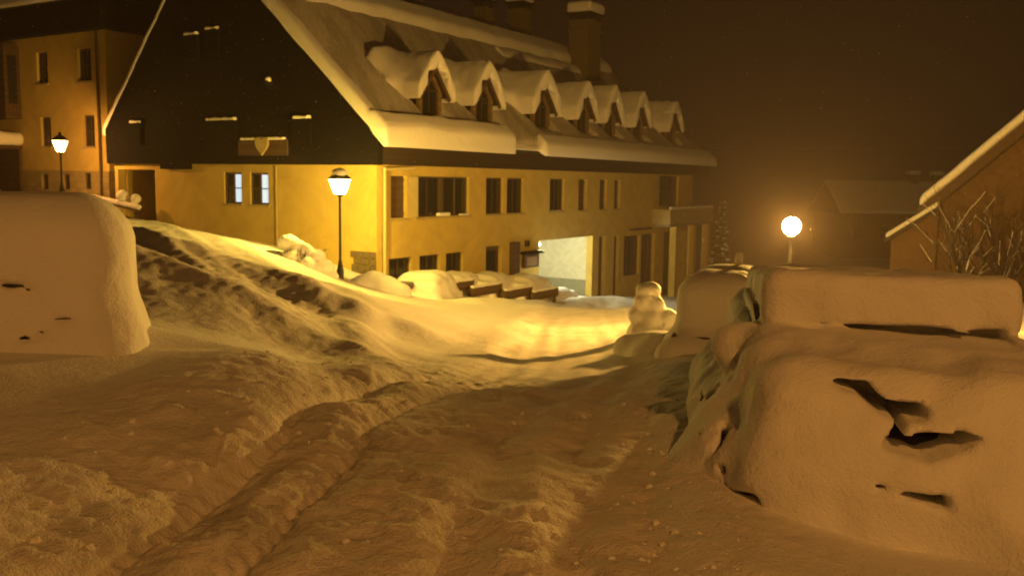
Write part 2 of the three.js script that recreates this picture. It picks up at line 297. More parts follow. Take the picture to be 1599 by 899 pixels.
{ // ---------------------------------------------------------------- the snow: one sheet from underfoot to the horizon
  const radii = [], ang = [];
  for (let i = 0; i <= 820; i++) radii.push(2 * Math.pow(450 / 2, i / 820));
  for (let i = 0; i <= 440; i++) ang.push(-0.62 + 1.24 * (i / 440));
  for (let i = 1; i < 70; i++) ang.push(0.62 + (2 * Math.PI - 1.24) * (i / 70));
  const nA = ang.length, pos = [], col = [], uv = [], idx = [];
  const put = (x, z) => {
    const [h, d] = ground(x, z); pos.push(x, h, z); uv.push(x, z);
    const n = fbm(x * 2.1, 6.6, z * 2.1, 4), g = 1 - d * (0.1 + 0.24 * Math.max(0, n + 0.08) * 2);
    col.push(g, g * (1 - 0.05 * d), g * (1 - 0.13 * d));
  };
  put(0, 0);
  for (const r of radii) for (const a of ang) put(r * Math.sin(a), -r * Math.cos(a));
  for (let j = 0; j < nA; j++) idx.push(0, 1 + ((j + 1) % nA), 1 + j);
  for (let i = 0; i + 1 < radii.length; i++) for (let j = 0; j < nA; j++) {
    const a = 1 + i * nA + j, b = 1 + i * nA + ((j + 1) % nA), c = a + nA, d = b + nA; idx.push(a, b, d, a, d, c);
  }
  const g = new THREE.BufferGeometry();
  g.setAttribute('position', new THREE.Float32BufferAttribute(pos, 3)); g.setAttribute('color', new THREE.Float32BufferAttribute(col, 3)); g.setAttribute('uv', new THREE.Float32BufferAttribute(uv, 2));
  g.setIndex(idx); g.computeVertexNormals();
  const m = new THREE.Mesh(g, M.ground); m.name = 'snow_ground'; m.receiveShadow = m.castShadow = true; m.userData = { kind: 'structure', label: 'snow covered ground with a rutted road running downhill' }; scene.add(m);
}

// ------------------------------------------------------------------ windows shared by the buildings
function win(parent, w, h, at, turn, o = {}) { // frame with panes, facing +z before it is turned
  const { leaves = 1, rows = 2, mat = M.glass, lit = null, frame = M.frame, name = 'window', fw = 0.07 } = o;
  const g = [bx(-w / 2, w / 2, h - fw, h, -0.05, 0.05), bx(-w / 2, w / 2, 0, fw, -0.05, 0.05), bx(-w / 2, -w / 2 + fw, fw, h - fw, -0.05, 0.05), bx(w / 2 - fw, w / 2, fw, h - fw, -0.05, 0.05)];
  const lw = (w - 2 * fw) / leaves, rh = (h - 2 * fw) / rows;
  for (let i = 1; i < leaves; i++) g.push(bx(-w / 2 + fw + i * lw - fw / 2, -w / 2 + fw + i * lw + fw / 2, fw, h - fw, -0.045, 0.06));
  for (let j = 1; j < rows; j++) g.push(bx(-w / 2 + fw, w / 2 - fw, fw + j * rh - 0.025, fw + j * rh + 0.025, -0.04, 0.045));
  const f = part(name, g, frame, parent); f.position.copy(at); f.rotation.y = turn;
  for (let i = 0; i < leaves; i++) for (let j = 0; j < rows; j++) {
    const x0 = -w / 2 + fw + i * lw + (i ? fw / 2 : 0), x1 = -w / 2 + fw + (i + 1) * lw - (i + 1 < leaves ? fw / 2 : 0), y0 = fw + j * rh + (j ? 0.025 : 0), y1 = fw + (j + 1) * rh - (j + 1 < rows ? 0.025 : 0);
    part('pane', bx(x0, x1, y0, y1, -0.02, 0.0), lit && lit(i, j) ? lit(i, j) : mat, f);
  }
  return f;
}
function shutter(parent, w, h, at, turn, mat = M.brownWood) { // a closed board shutter: battens over boards
  const f = part('shutter', bx(-w / 2, w / 2, 0.12, 0.22, 0.02, 0.05), mat, parent); part('batten', bx(-w / 2, w / 2, h - 0.22, h - 0.12, 0.02, 0.05), mat, f); f.position.copy(at); f.rotation.y = turn;
  const n = Math.max(2, Math.round(w / 0.2)); for (let i = 0; i < n; i++) part('board', bx(-w / 2 + (i * w) / n + 0.006, -w / 2 + ((i + 1) * w) / n - 0.006, 0, h, -0.02, 0.02), mat, f);
  return f;
}
function sillSnow(parent, w, at, turn, thick = 0.07) { const g = blob((x, y, z) => sdBox(x, y, z, 0, thick / 2, 0, w / 2, thick / 2 + 0.02 * n3(x * 4, 1, z * 4), 0.11, 0.05), [-w / 2 - 0.1, -0.06, -0.2], [w / 2 + 0.1, thick + 0.08, 0.2], 0.04); const m = part('sill_snow', g, M.snow, parent); m.position.copy(at); m.rotation.y = turn; return m; }
const rectHole = (x0, x1, y0, y1) => { const p = new THREE.Path(); p.moveTo(x0, y0); p.lineTo(x0, y1); p.lineTo(x1, y1); p.lineTo(x1, y0); p.closePath(); return p; };
function wallGeo(outline, holes, depth) { const s = new THREE.Shape(outline.map(([x, y]) => new THREE.Vector2(x, y))); for (const q of holes) s.holes.push(rectHole(...q)); return plain(new THREE.ExtrudeGeometry(s, { depth, bevelEnabled: false })); }

// ------------------------------------------------------------------ the long hotel
{
  const H = thing('hotel_building', 'long ochre hotel with snowy roof, row of gabled dormers and dark slate gable', 'building', [C.x, 0, C.z], TURN);
  const END = 35.6, zr = Math.PI / 2;
  const uppers = [[0.9, 2.0], [2.63, 6.7], [8.1, 9.7], [10.0, 11.65], [14.35, 16.0], [17.67, 18.7], [20.36, 21.33], [22.37, 23.22], [29.4, 32.85]];
  const grounds = [[0.77, 2.33], [2.87, 4.4], [4.85, 6.25]];
  const holes = [...uppers.map(([a, b], i) => [a, b, i === 8 ? 0.05 : 0, i === 8 ? 2.1 : 1.76]), ...grounds.map(([a, b]) => [a, b, -2.95, -1.69]), [8.15, 9.6, -4.0, -1.57], [13.3, 19.6, -5.1, -1.53], [20.45, 21.3, -5.4, -1.62], [22.55, 23.2, -5.5, -1.66], [24.0, 26.4, -4.3, -1.75], [26.7, 28.9, -5.7, -1.75], [30.5, 35.0, -6.2, -1.75]];
  const fa = wallGeo([[0, -9], [END, -9], [END, 2.4], [0, 2.4]], holes, 0.4); fa.translate(0, 0, -0.4);
  part('wall', fa, M.wall, H);
  const ga = wallGeo([[0.4, -9], [17, -9], [17, 2.2], [0.4, 2.2]], [[6.2, 7.35, 0.4, 1.82], [7.9, 9.05, 0.4, 1.82], [13.9, 16.75, -0.9, 1.9]], 0.4); ga.rotateY(zr);
  part('wall', ga, M.wall, H);
  part('wall', [bx(END - 0.4, END, -9, 2.4, -17, -0.4), bx(0.4, END - 0.4, -9, 2.4, -17, -16.6)], M.wall, H);
  part('floor', [bx(0.4, END - 0.4, -1.3, -0.95, -16.6, -0.4), bx(0.4, END - 0.4, 2.15, 2.35, -16.6, -0.4)], M.concrete, H);
  part('partition', [bx(0.45, 13, -9, -1.3, -4.2, -4), bx(20.4, END - 0.4, -9, -1.3, -3.2, -3), bx(0.45, END - 0.4, -0.95, 2.15, -4.2, -4), bx(2.9, 3.1, -0.95, 2.1, -16.5, -4.2)], M.concrete, H);
  // porch hollow in the gable
  part('porch', [bx(2.6, 2.8, -1.2, 2.1, -16.9, -13.6), bx(0.4, 2.6, -1.2, 2.1, -13.85, -13.65), bx(0.4, 2.6, -1.2, 2.1, -17, -16.8), bx(0.4, 2.6, -1.3, -0.95, -16.8, -13.85)], M.brownWood, H);
  // upper windows
  const rec = -0.22;
  const [S, W] = [M.brownWood, M.glass];
  uppers.forEach(([a, b], i) => {
    const w = b - a, at = V((a + b) / 2, i === 8 ? 0.05 : 0, rec), h = i === 8 ? 2.05 : 1.76;
    if (i === 0 || i === 5 || i === 6 || i === 7) shutter(H, w, h, at, 0, S);
    else if (i === 1) { win(H, 1.9, h, V(a + 0.97, 0, rec), 0, { leaves: 2, rows: 1 }); win(H, 1.9, h, V(b - 0.97, 0, rec), 0, { leaves: 2, rows: 1 }); part('mullion', bx(a + 1.93, b - 1.93, 0, h, -0.3, -0.12), M.frame, H); }
    else win(H, w, h, at, 0, { leaves: 2, rows: i === 8 ? 2 : 1 });
    part('window_sill', bx(a - 0.06, b + 0.06, -0.09, -0.003, -0.16, 0.07), M.wallPale, H);
  });
  sillSnow(H, 0.9, V(4.65, 0, -0.03), 0, 0.16); sillSnow(H, 0.7, V(6.3, 0, -0.03), 0, 0.08); sillSnow(H, 1.1, V(15.1, 0, -0.03), 0, 0.06);
  // outward leaning shutter leaf at the first window
  { const m = part('shutter', bx(0, 0.5, 0.02, 1.74, 0, 0.04), M.wallPale, H); m.position.set(2.02, 0, 0.01); m.rotation.y = -0.35; m.userData.label = 'pale shutter folded back beside the first window'; }
  // lower windows and the door
  grounds.forEach(([a, b]) => { win(H, b - a, 1.26, V((a + b) / 2, -2.95, rec), 0, { leaves: 2, rows: 1 }); });
  { const d = part('door', bx(-0.72, 0.72, 0, 2.42, -0.05, 0.03), M.brownWood, H); d.position.set(8.87, -4, -0.25); part('pane', bx(-0.5, 0.5, 1.2, 2.2, 0.031, 0.045), M.glass, d); part('handle', rod(V(0.55, 1, 0.03), V(0.55, 1, 0.1), 0.02), M.metal, d); }
  { const d = part('door', bx(-0.42, 0.42, 0, 3.75, -0.05, 0.03), M.brownWood, H); d.position.set(20.87, -5.4, -0.25); part('handle', rod(V(0.3, 1, 0.03), V(0.3, 1, 0.1), 0.02), M.metal, d); }
  win(H, 0.64, 3.8, V(22.88, -5.5, rec), 0, { rows: 2 }); win(H, 2.4, 2.5, V(25.2, -4.3, rec), 0, { leaves: 3, rows: 1 });
  win(H, 2.2, 3.9, V(27.8, -5.7, -0.3), 0, { leaves: 2, rows: 2 });
  // vehicle passage lit from inside
  part('passage_wall', [bx(19.6, 19.8, -4.165, -1.3, -8, -0.4), bx(13.1, 19.8, -4.165, -1.3, -8.2, -8), bx(13.1, 13.3, -4.165, -1.3, -8, -0.4)], M.panel, H);
  part('passage_dado', [bx(19.57, 19.8, -5.4, -4.167, -7.97, -0.402), bx(13.33, 19.57, -5.4, -4.167, -8.2, -7.97), bx(13.1, 13.33, -5.4, -4.167, -8, -0.402)], M.dado, H);
  part('passage_floor', bx(13.33, 19.57, -5.4, -5.08, -7.97, -0.3), M.concrete, H);
  part('passage_ceiling', bx(13.3, 19.6, -1.525, -1.31, -8, -0.402), M.concrete, H);
  // brick stack and post between door and passage
  part('pilaster', bx(10.3, 10.95, -4.6, -1.45, 0.003, 0.25), M.brownWood, H);
  // slate gable: cladding of the band and the triangle above it
  const gs = wallGeo([[-0.32, 2.18], [11.2, 2.18], [11.2, 1.93], [13.1, 1.93], [13.1, 2.18], [17.15, 2.18], [17.2, 3.85], [12.0, 10.2], [7.1, 10.2], [-0.32, 3.2]], [], 0.32); gs.rotateY(zr); gs.translate(-0.32, 0, 0);
  part('slate_gable', gs, M.slate, H);
  // brown fascia under the eaves of the long side
  part('fascia', [bx(0.003, 38.2, 2.2, 3.36, 0.003, 0.32), bx(END + 0.003, 38.2, 2.2, 3.36, -17, -0.003)], M.fascia, H);
  // roof body: hipped at the far end
  const R = [];
  for (const [s, h, t] of [[0.0, 3.2, -0.5], [0, 10.05, 7.1], [0, 10.05, 12], [0, 3.7, 17.3], [38.4, 3.2, -0.5], [34.6, 10.05, 7.1], [34.6, 10.05, 12], [38.4, 3.7, 17.3], [0, 3.0, -0.5], [38.4, 3.0, -0.5], [0, 3.0, 17.3], [38.4, 3.0, 17.3]]) R.push(V(s, h, -t));
  part('roof', boxUV(plain(new ConvexGeometry(R))), M.tile, H);

  // dormers
  const DS = [[4.87, 1], [9.18, 1], [14.9, 1.1], [19.75, 1], [23.4, 0.95], [27.65, 1], [33.4, 1]];
  const z0 = -1.1; // window front
  const tent = new THREE.Shape([V(-0.86, 0, 0), V(0.86, 0, 0), V(0.86, 1.15, 0), V(0, 2.2, 0), V(-0.86, 1.15, 0)].map((p) => new THREE.Vector2(p.x, p.y)));
  const protoHole = new THREE.Path(); [[-0.6, 0.1], [-0.6, 1.25], [0, 1.98], [0.6, 1.25], [0.6, 0.1]].forEach(([x, y], i) => (i ? protoHole.lineTo(x, y) : protoHole.moveTo(x, y))); protoHole.closePath();
  const face = new THREE.Shape(tent.getPoints()); face.holes.push(protoHole);
  const faceG = plain(new THREE.ExtrudeGeometry(face, { depth: 0.16, bevelEnabled: false }));
  const bodyG = plain(new THREE.ExtrudeGeometry(new THREE.Shape([[-0.84, 0.02], [0.84, 0.02], [0.84, 1.13], [0, 2.14], [-0.84, 1.13]].map(([x, y]) => new THREE.Vector2(x, y))), { depth: 2.5, bevelEnabled: false })); bodyG.translate(0, 0, -2.62);
  const slope = Math.atan2(1.05, 0.86);
  const roofSide = (d) => { const g = bx(0, 1.72, -0.05, 0.05, -2.6, 0.42); g.rotateZ(-slope); if (d < 0) g.scale(-1, 1, 1); if (d < 0) { const i = g.attributes.position; for (let k = 0; k < i.count; k += 3) for (const a of ['position', 'normal', 'uv']) { const q = g.attributes[a]; for (let e = 0; e < q.itemSize; e++) { const s = q.array[(k + 1) * q.itemSize + e]; q.array[(k + 1) * q.itemSize + e] = q.array[(k + 2) * q.itemSize + e]; q.array[(k + 2) * q.itemSize + e] = s; } } } g.translate(0, 2.27, 0); return g; };
  const roofG = merge([roofSide(1), roofSide(-1)]);
  const bargeG = merge([1, -1].map((d) => bar(V(0, 2.16, 0.44), V(d * 1.12, 0.8, 0.44), 0.05, 0.2)));
  for (const [s, k] of DS) {
    const d = part('dormer', faceG, M.dormerWood, H); d.position.set(s, 4.42, z0); d.scale.set(k, 1, 1);
    part('cheek', bodyG, M.slate, d); part('dormer_roof', roofG, M.tile, d); part('barge_board', bargeG, M.brownWood, d);
    part('pane', bx(-0.6, -0.02, 0.1, 1.9, 0.02, 0.04).translate(0, 0, 0), M.glass, d); part('pane', bx(0.02, 0.6, 0.1, 1.9, 0.02, 0.04), M.glass, d);
    part('frame', [bx(-0.03, 0.03, 0.1, 1.95, 0.041, 0.09), bx(-0.6, 0.6, 1.18, 1.24, 0.041, 0.08)], M.frame, d);
  }
  { // the dormer on the far hipped end, seen from its side
    const d = part('dormer', faceG, M.dormerWood, H); d.position.set(37.6, 4.42, -3.2); d.rotation.y = Math.PI / 2; part('cheek', bodyG, M.slate, d); part('dormer_roof', roofG, M.tile, d); part('pane', bx(-0.6, 0.6, 0.1, 1.9, 0.02, 0.04), M.glass, d);
    part('snow_cap', blob((x, y, z) => { const q = Math.abs(x), r = 2.32 - 1.22 * q; return smax(smax((y - r - 0.85 + 0.2 * gauss(q, 0.3)) * 0.64, (r - y) * 0.64, 0.1), Math.max(q - 1.36, z - 0.6 - 0.2 * (y - 2), -3.2 - z), 0.2); }, [-1.6, 0.3, -3.4], [1.6, 3.5, 1.1], 0.1), M.roofSnow, d);
  }
  // snow lying on the roof, drifted between the dormers
  const plane = (h, t) => (h - 3.24 - 0.905 * (t + 0.5)) / 1.349; // height over the tiles along their normal
  const under = (s, h, t, p) => { let d = -1e9; for (const [c, k] of DS) { const q = Math.abs(s - c) / k; if (q > 3) continue; const roofH = 6.74 - 1.22 * q; d = Math.max(d, -smax(Math.max((h - roofH) * 0.66, q - 1.0, 0.45 - t, t - 4), 0.04 - p, 0.05), -sdBox(s, h, t, c, 5.5, 0.85, 0.8 * k, 0.95, 0.42, 0.15)); } return d; };
  const edges = (s, h, t) => Math.max(t - 7.4, -0.38 - s, -((38.5 - s) * 0.87 - (h - 3.2) * 0.5) + 0.05);
  part('shade_tinted_roof_snow', blob((s, h, z) => { // thin snow over the slates, its greyer colour standing in for shade
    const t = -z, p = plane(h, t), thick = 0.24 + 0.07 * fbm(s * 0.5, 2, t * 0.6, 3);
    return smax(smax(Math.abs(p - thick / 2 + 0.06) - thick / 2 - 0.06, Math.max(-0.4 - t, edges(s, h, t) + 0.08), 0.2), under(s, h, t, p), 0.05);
  }, [-0.7, 2.8, -8], [39.3, 11.3, 1.1], 0.16), M.shadeSnow, H);
  const roofSnow = (s, h, z) => {
    const t = -z, p = plane(h, t), n = 0.1 * fbm(s * 0.5, 2, t * 0.6, 3), e = edges(s, h, t), w = 0.25 * n3(s * 0.6, 4, 2);
    const slid = sstep(9.5, 9.9, s) * (1 - sstep(12.2, 12.7, s));
    // overhanging lip at the eaves
    const lt = (s < 9.7 ? 0.66 : 0.46) - 0.34 * slid + n;
    let d = smax(Math.abs(p - lt / 2 + 0.1) - lt / 2 - 0.06, Math.max(-0.78 - t + 0.25 * slid, t + 0.02 - 0.5 * w + 0.2 * slid, e), 0.2);
    // bank along the gable verge, cap along the ridge
    d = smin(d, smax(Math.abs(p - 0.17) - 0.3 - n, Math.max(s - 0.32 - 0.5 * w, e, -0.7 - t), 0.22), 0.15);
    d = smin(d, smax(Math.abs(p - 0.3) - 0.34 - n, Math.max(6.25 - t + w * 0.7, e), 0.2), 0.1);
    d = smin(d, smax(Math.abs(p - 0.18) - 0.22 - n, Math.max(Math.abs(t - 5.75) - 0.3, Math.abs(s - 24.5) - 6.5, e), 0.2), 0.1);
    for (const [c, k] of DS) {
      const q = Math.abs(s - c) / k; if (q > 3.6) continue;
      const roofH = 6.74 - 1.22 * q, top = roofH + (0.98 + 0.1 * Math.sin(c * 7.3)) - 0.06 * q - 0.17 * gauss(q, 0.3) + 0.06 * n3(s * 2, 3, t * 2);
      const slab = smax(smax((h - top) * 0.64, (roofH + 0.0 - h) * 0.64, 0.1), Math.max(q - 1.4, 0.44 - t, t - 5.5), 0.14);
      d = smin(d, slab, 0.15);
    }
    // drift shelf bridging from dormer to dormer
    let q = 1e9; for (const [c] of DS) q = Math.min(q, Math.abs(s - c));
    const span = sstep(3.0, 3.9, s) * (1 - sstep(36.2, 37, s)), sag = 0.25 * sstep(0.9, 2.6, q);
    if (span > 0) d = smin(d, smax(Math.abs(p - 0.3) - 0.36 * span - n, Math.max(1.85 + sag + 0.3 * w - t, t - 3.4 - w, e, 2.4 - s), 0.2), 0.6);
    return smax(d, under(s, h, t, p), 0.05);
  };
  part('roof_snow', blob(roofSnow, [-0.7, 2.8, -8], [39.3, 11.3, 1.1], 0.125), M.roofSnow, H);
  // snow along the far slope's verge
  part('verge_snow', blob((x, y, z) => { const t = -z, p = (y - 3.75 - 1.2 * (17.25 - t)) / 1.56; return smax(Math.abs(p - 0.15 - 0.06 * n3(x, y, z)) - 0.19, Math.max(-0.35 - x, x - 2.2, t - 17.5, 12 - t), 0.15); }, [-0.6, 3.2, -18], [2.5, 11, -11.6], 0.12), M.roofSnow, H);
  // ridge chimneys
  for (const [s, t, w, l, h0, h1] of [[29.0, 5.7, 1.9, 1.5, 7.5, 12.6], [26.6, 9.6, 1.2, 1.2, 9, 13.3], [22, 9.5, 0.9, 0.9, 9, 12.7], [14, 9.3, 0.8, 0.8, 9, 12.4]]) {
    const c = part('chimney', [bx(-w / 2, w / 2, h0, h1, -l / 2, l / 2), bx(-w / 2 - 0.1, w / 2 + 0.1, h1 - 0.75, h1 - 0.6, -l / 2 - 0.1, l / 2 + 0.1)], M.stoneB, H); c.position.set(s, 0, -t);
    part('cap_slab', [bx(-w / 2 - 0.2, w / 2 + 0.2, h1 + 0.35, h1 + 0.45, -l / 2 - 0.2, l / 2 + 0.2), ...[[-1, -1], [1, -1], [-1, 1], [1, 1]].map(([a, b]) => bx(a * (w / 2 - 0.12) - 0.1, a * (w / 2 - 0.12) + 0.1, h1 + 0.002, h1 + 0.348, b * (l / 2 - 0.12) - 0.1, b * (l / 2 - 0.12) + 0.1))], M.slate, c);
    part('snow_cap', blob((x, y, z) => sdBox(x, y, z, 0, h1 + 0.83, 0, w / 2 + 0.2, 0.38 + 0.06 * n3(x * 2, 1, z * 2), l / 2 + 0.2, 0.22), [-w / 2 - 0.4, h1 + 0.3, -l / 2 - 0.4], [w / 2 + 0.4, h1 + 1.5, l / 2 + 0.4], 0.09), M.roofSnow, c);
  }
  // small shuttered lights in the slate, each with a ledge of snow
  for (const [t, w, h] of [[3.8, 1.1, 4.02], [8.85, 2.2, 4.05], [14.75, 0.8, 4.05], [10.6, 1.0, 7.9], [9.2, 0.9, 8.05]]) {
    const f = part('slate_hatch', [bx(-w / 2, w / 2, -1.0, 0, 0, 0.14), bx(-w / 2 - 0.08, w / 2 + 0.08, 0.003, 0.06, 0, 0.26)], M.slate, H); f.position.set(-0.32, h, -t); f.rotation.y = -zr;
    part('snow_ledge', blob((x, y, z) => sdBox(x, y, z, 0.1 * w, 0.12, 0.14, w * 0.42, 0.075 + 0.05 * n3(x * 3, 2, z), 0.12, 0.06), [-w * 0.6, -0.02, -0.05], [w * 0.7, 0.36, 0.36], 0.035), M.roofSnow, f);
  }
  { const k = part('vent_pipe', rod(V(0, 0, 0), V(0, 0, 0.3), 0.1), M.metal, H); k.position.set(-0.32, 5.65, -5.58); k.rotation.y = -zr; part('snow_cap', blob((x, y, z) => sdBall(x, y, z, [0, 0.13, 0.18], 0.13), [-0.2, -0.05, -0.02], [0.2, 0.32, 0.36], 0.04), M.roofSnow, k); }
  { // brown board over the gable windows with a pale heart-shaped crest and snow on top
    const f = part('gable_board', bx(-1.5, 1.5, -0.02, 0.66, 0, 0.1, 0.02), M.brownWood, H); f.position.set(-0.33, 2.58, -6.1); f.rotation.y = -zr;
    const hs = new THREE.Shape(); hs.moveTo(0, -0.42); hs.bezierCurveTo(-0.15, -0.22, -0.42, -0.1, -0.38, 0.18); hs.bezierCurveTo(-0.35, 0.38, -0.1, 0.38, 0, 0.2); hs.bezierCurveTo(0.1, 0.38, 0.35, 0.38, 0.38, 0.18); hs.bezierCurveTo(0.42, -0.1, 0.15, -0.22, 0, -0.42);
    const g = plain(new THREE.ExtrudeGeometry(hs, { depth: 0.06, bevelEnabled: true, bevelSize: 0.02, bevelThickness: 0.02, bevelSegments: 2 })); g.translate(0.05, 0.42, 0.12); part('crest', g, M.wallPale, f);
    part('snow_ledge', blob((x, y, z) => smax(sdBox(x, y, z, 0, 0.71, 0.05, 1.35, 0.06 + 0.05 * n3(x * 3, 5, z), 0.1, 0.05), -0.1 + 0.16 * n3(x * 2.2, 9, 1) + 0.02, 0.05), [-1.5, 0.62, -0.1], [1.5, 0.92, 0.25], 0.035), M.roofSnow, f);
  }
  // gable windows: one leaf dark, the other showing the lit room
  const cold = glow([0.55, 0.78, 0.92], 0.95);
  for (const t of [8.47, 6.77]) {
    win(H, 1.2, 1.42, V(0.14, 0.4, -t), -zr, { leaves: 2, rows: 2, lit: (i) => (i === 1 ? cold : null), name: 'lit_window', fw: 0.09 });
    part('window_sill', bx(-0.07, 0.12, 0.31, 0.397, -t - 0.66, -t + 0.66), M.wallPale, H);
  }
  // downpipes and gutter run
  part('downpipe', [rod(V(0.36, -3.2, 0.12), V(0.36, 2.02, 0.12), 0.075), rod(V(0.36, 2.02, 0.12), V(2.3, 2.12, 0.12), 0.075), rod(V(0.36, 1.96, 0.12), V(0.36, 2.09, 0.12), 0.09)], M.pipe, H);
  part('downpipe', [rod(V(-0.1, -1.8, -5.6), V(-0.1, 2.1, -5.6), 0.05)], M.wallPale, H);
  // rough stone courses at the corner
  for (let r = 0; r < 5; r++) { let t = 0.02; let i = 0; while (t < 1.35) { const w = rr(0.28, 0.46); if (t + w < 1.55) part('stone', bx(-0.05 - rr(0, 0.03), -0.002, -2.75 + r * 0.28, -2.49 + r * 0.28, -t - w + 0.02, -t, 0.03), M.stoneB, H); t += w; i++; } }
  // balcony over the far ground floor
  const bal = part('balcony', [bx(28.3, 36.6, -1.28, -1.1, 0.003, 1.3)], M.concrete, H);
  part('parapet', [bx(28.3, 36.6, -1.098, -0.12, 1.18, 1.3), bx(28.3, 28.42, -1.098, -0.12, 0.003, 1.178), bx(36.48, 36.6, -1.098, -0.12, 0.003, 1.178)], M.wallPale, bal);
  part('snow_cap', blob((x, y, z) => sdBox(x, y, z, 32.45, -0.03, 1.24, 4.1, 0.1 + 0.03 * n3(x * 2, 1, 1), 0.09, 0.06), [28.2, -0.2, 1.05], [36.7, 0.2, 1.45], 0.06), M.roofSnow, bal);
  for (const s of [29.9, 33.2, 36.1]) part('pillar', bx(s - 0.25, s + 0.25, -7.5, -1.285, 0.75, 1.2), M.wall, H);
  part('lintel', bx(24.7, 27.9, -1.42, -1.3, 0.003, 0.2), M.brownWood, H);
  shade(H);
}
// lamp bulb of the passage
{
  const p = B(13.6, -1.74, 0.2);
  const o = thing('passage_lamp', 'small white bulb lamp at the top corner of the lit passage', 'lamp', [p.x, p.y, p.z], TURN);
  part('bulb', new THREE.SphereGeometry(0.1, 20, 14), glow([1, 0.97, 0.85], 9), o);
  part('holder', [rod(V(0, 0.09, 0), V(0, 0.2, 0), 0.035)], M.metal, o);
  const l = new THREE.PointLight(new THREE.Color().setRGB(...LIGHT.passage[0]), LIGHT.passage[1], 0, 2); l.position.set(0, 0, 0); l.castShadow = true; l.shadow.radius = 5; o.add(l);
}
{ // notice case on the wall by the passage
  const p = B(12.2, -2.85, -0.02); const o = thing('notice_case', 'dark roofed notice case on the wall left of the lit passage', 'notice case', [p.x, p.y, p.z], TURN);
  part('case', bx(-0.72, 0.72, 0, 0.72, 0.02, 0.22, 0.02), M.frame, o); part('notice_sheet', bx(-0.58, 0.5, 0.1, 0.56, 0.221, 0.235), std(0.25, 0.18, 0.13, 0.9), o);
  part('roof', [bx(-0.88, 0.88, 0.722, 0.8, 0, 0.45), bx(-0.82, 0.82, 0.802, 0.86, 0, 0.34)], M.slate, o);
}
{ const p = B(11.9, -1.75, -0.01); const o = thing('wall_box', 'small dark box high on the wall left of the passage lamp', 'junction box', [p.x, p.y, p.z], TURN); part('box', bx(-0.16, 0.16, 0, 0.32, 0.012, 0.16, 0.02), M.frame, o); part('lid', bx(-0.12, 0.12, 0.04, 0.28, 0.162, 0.18, 0.01), M.metal, o); }

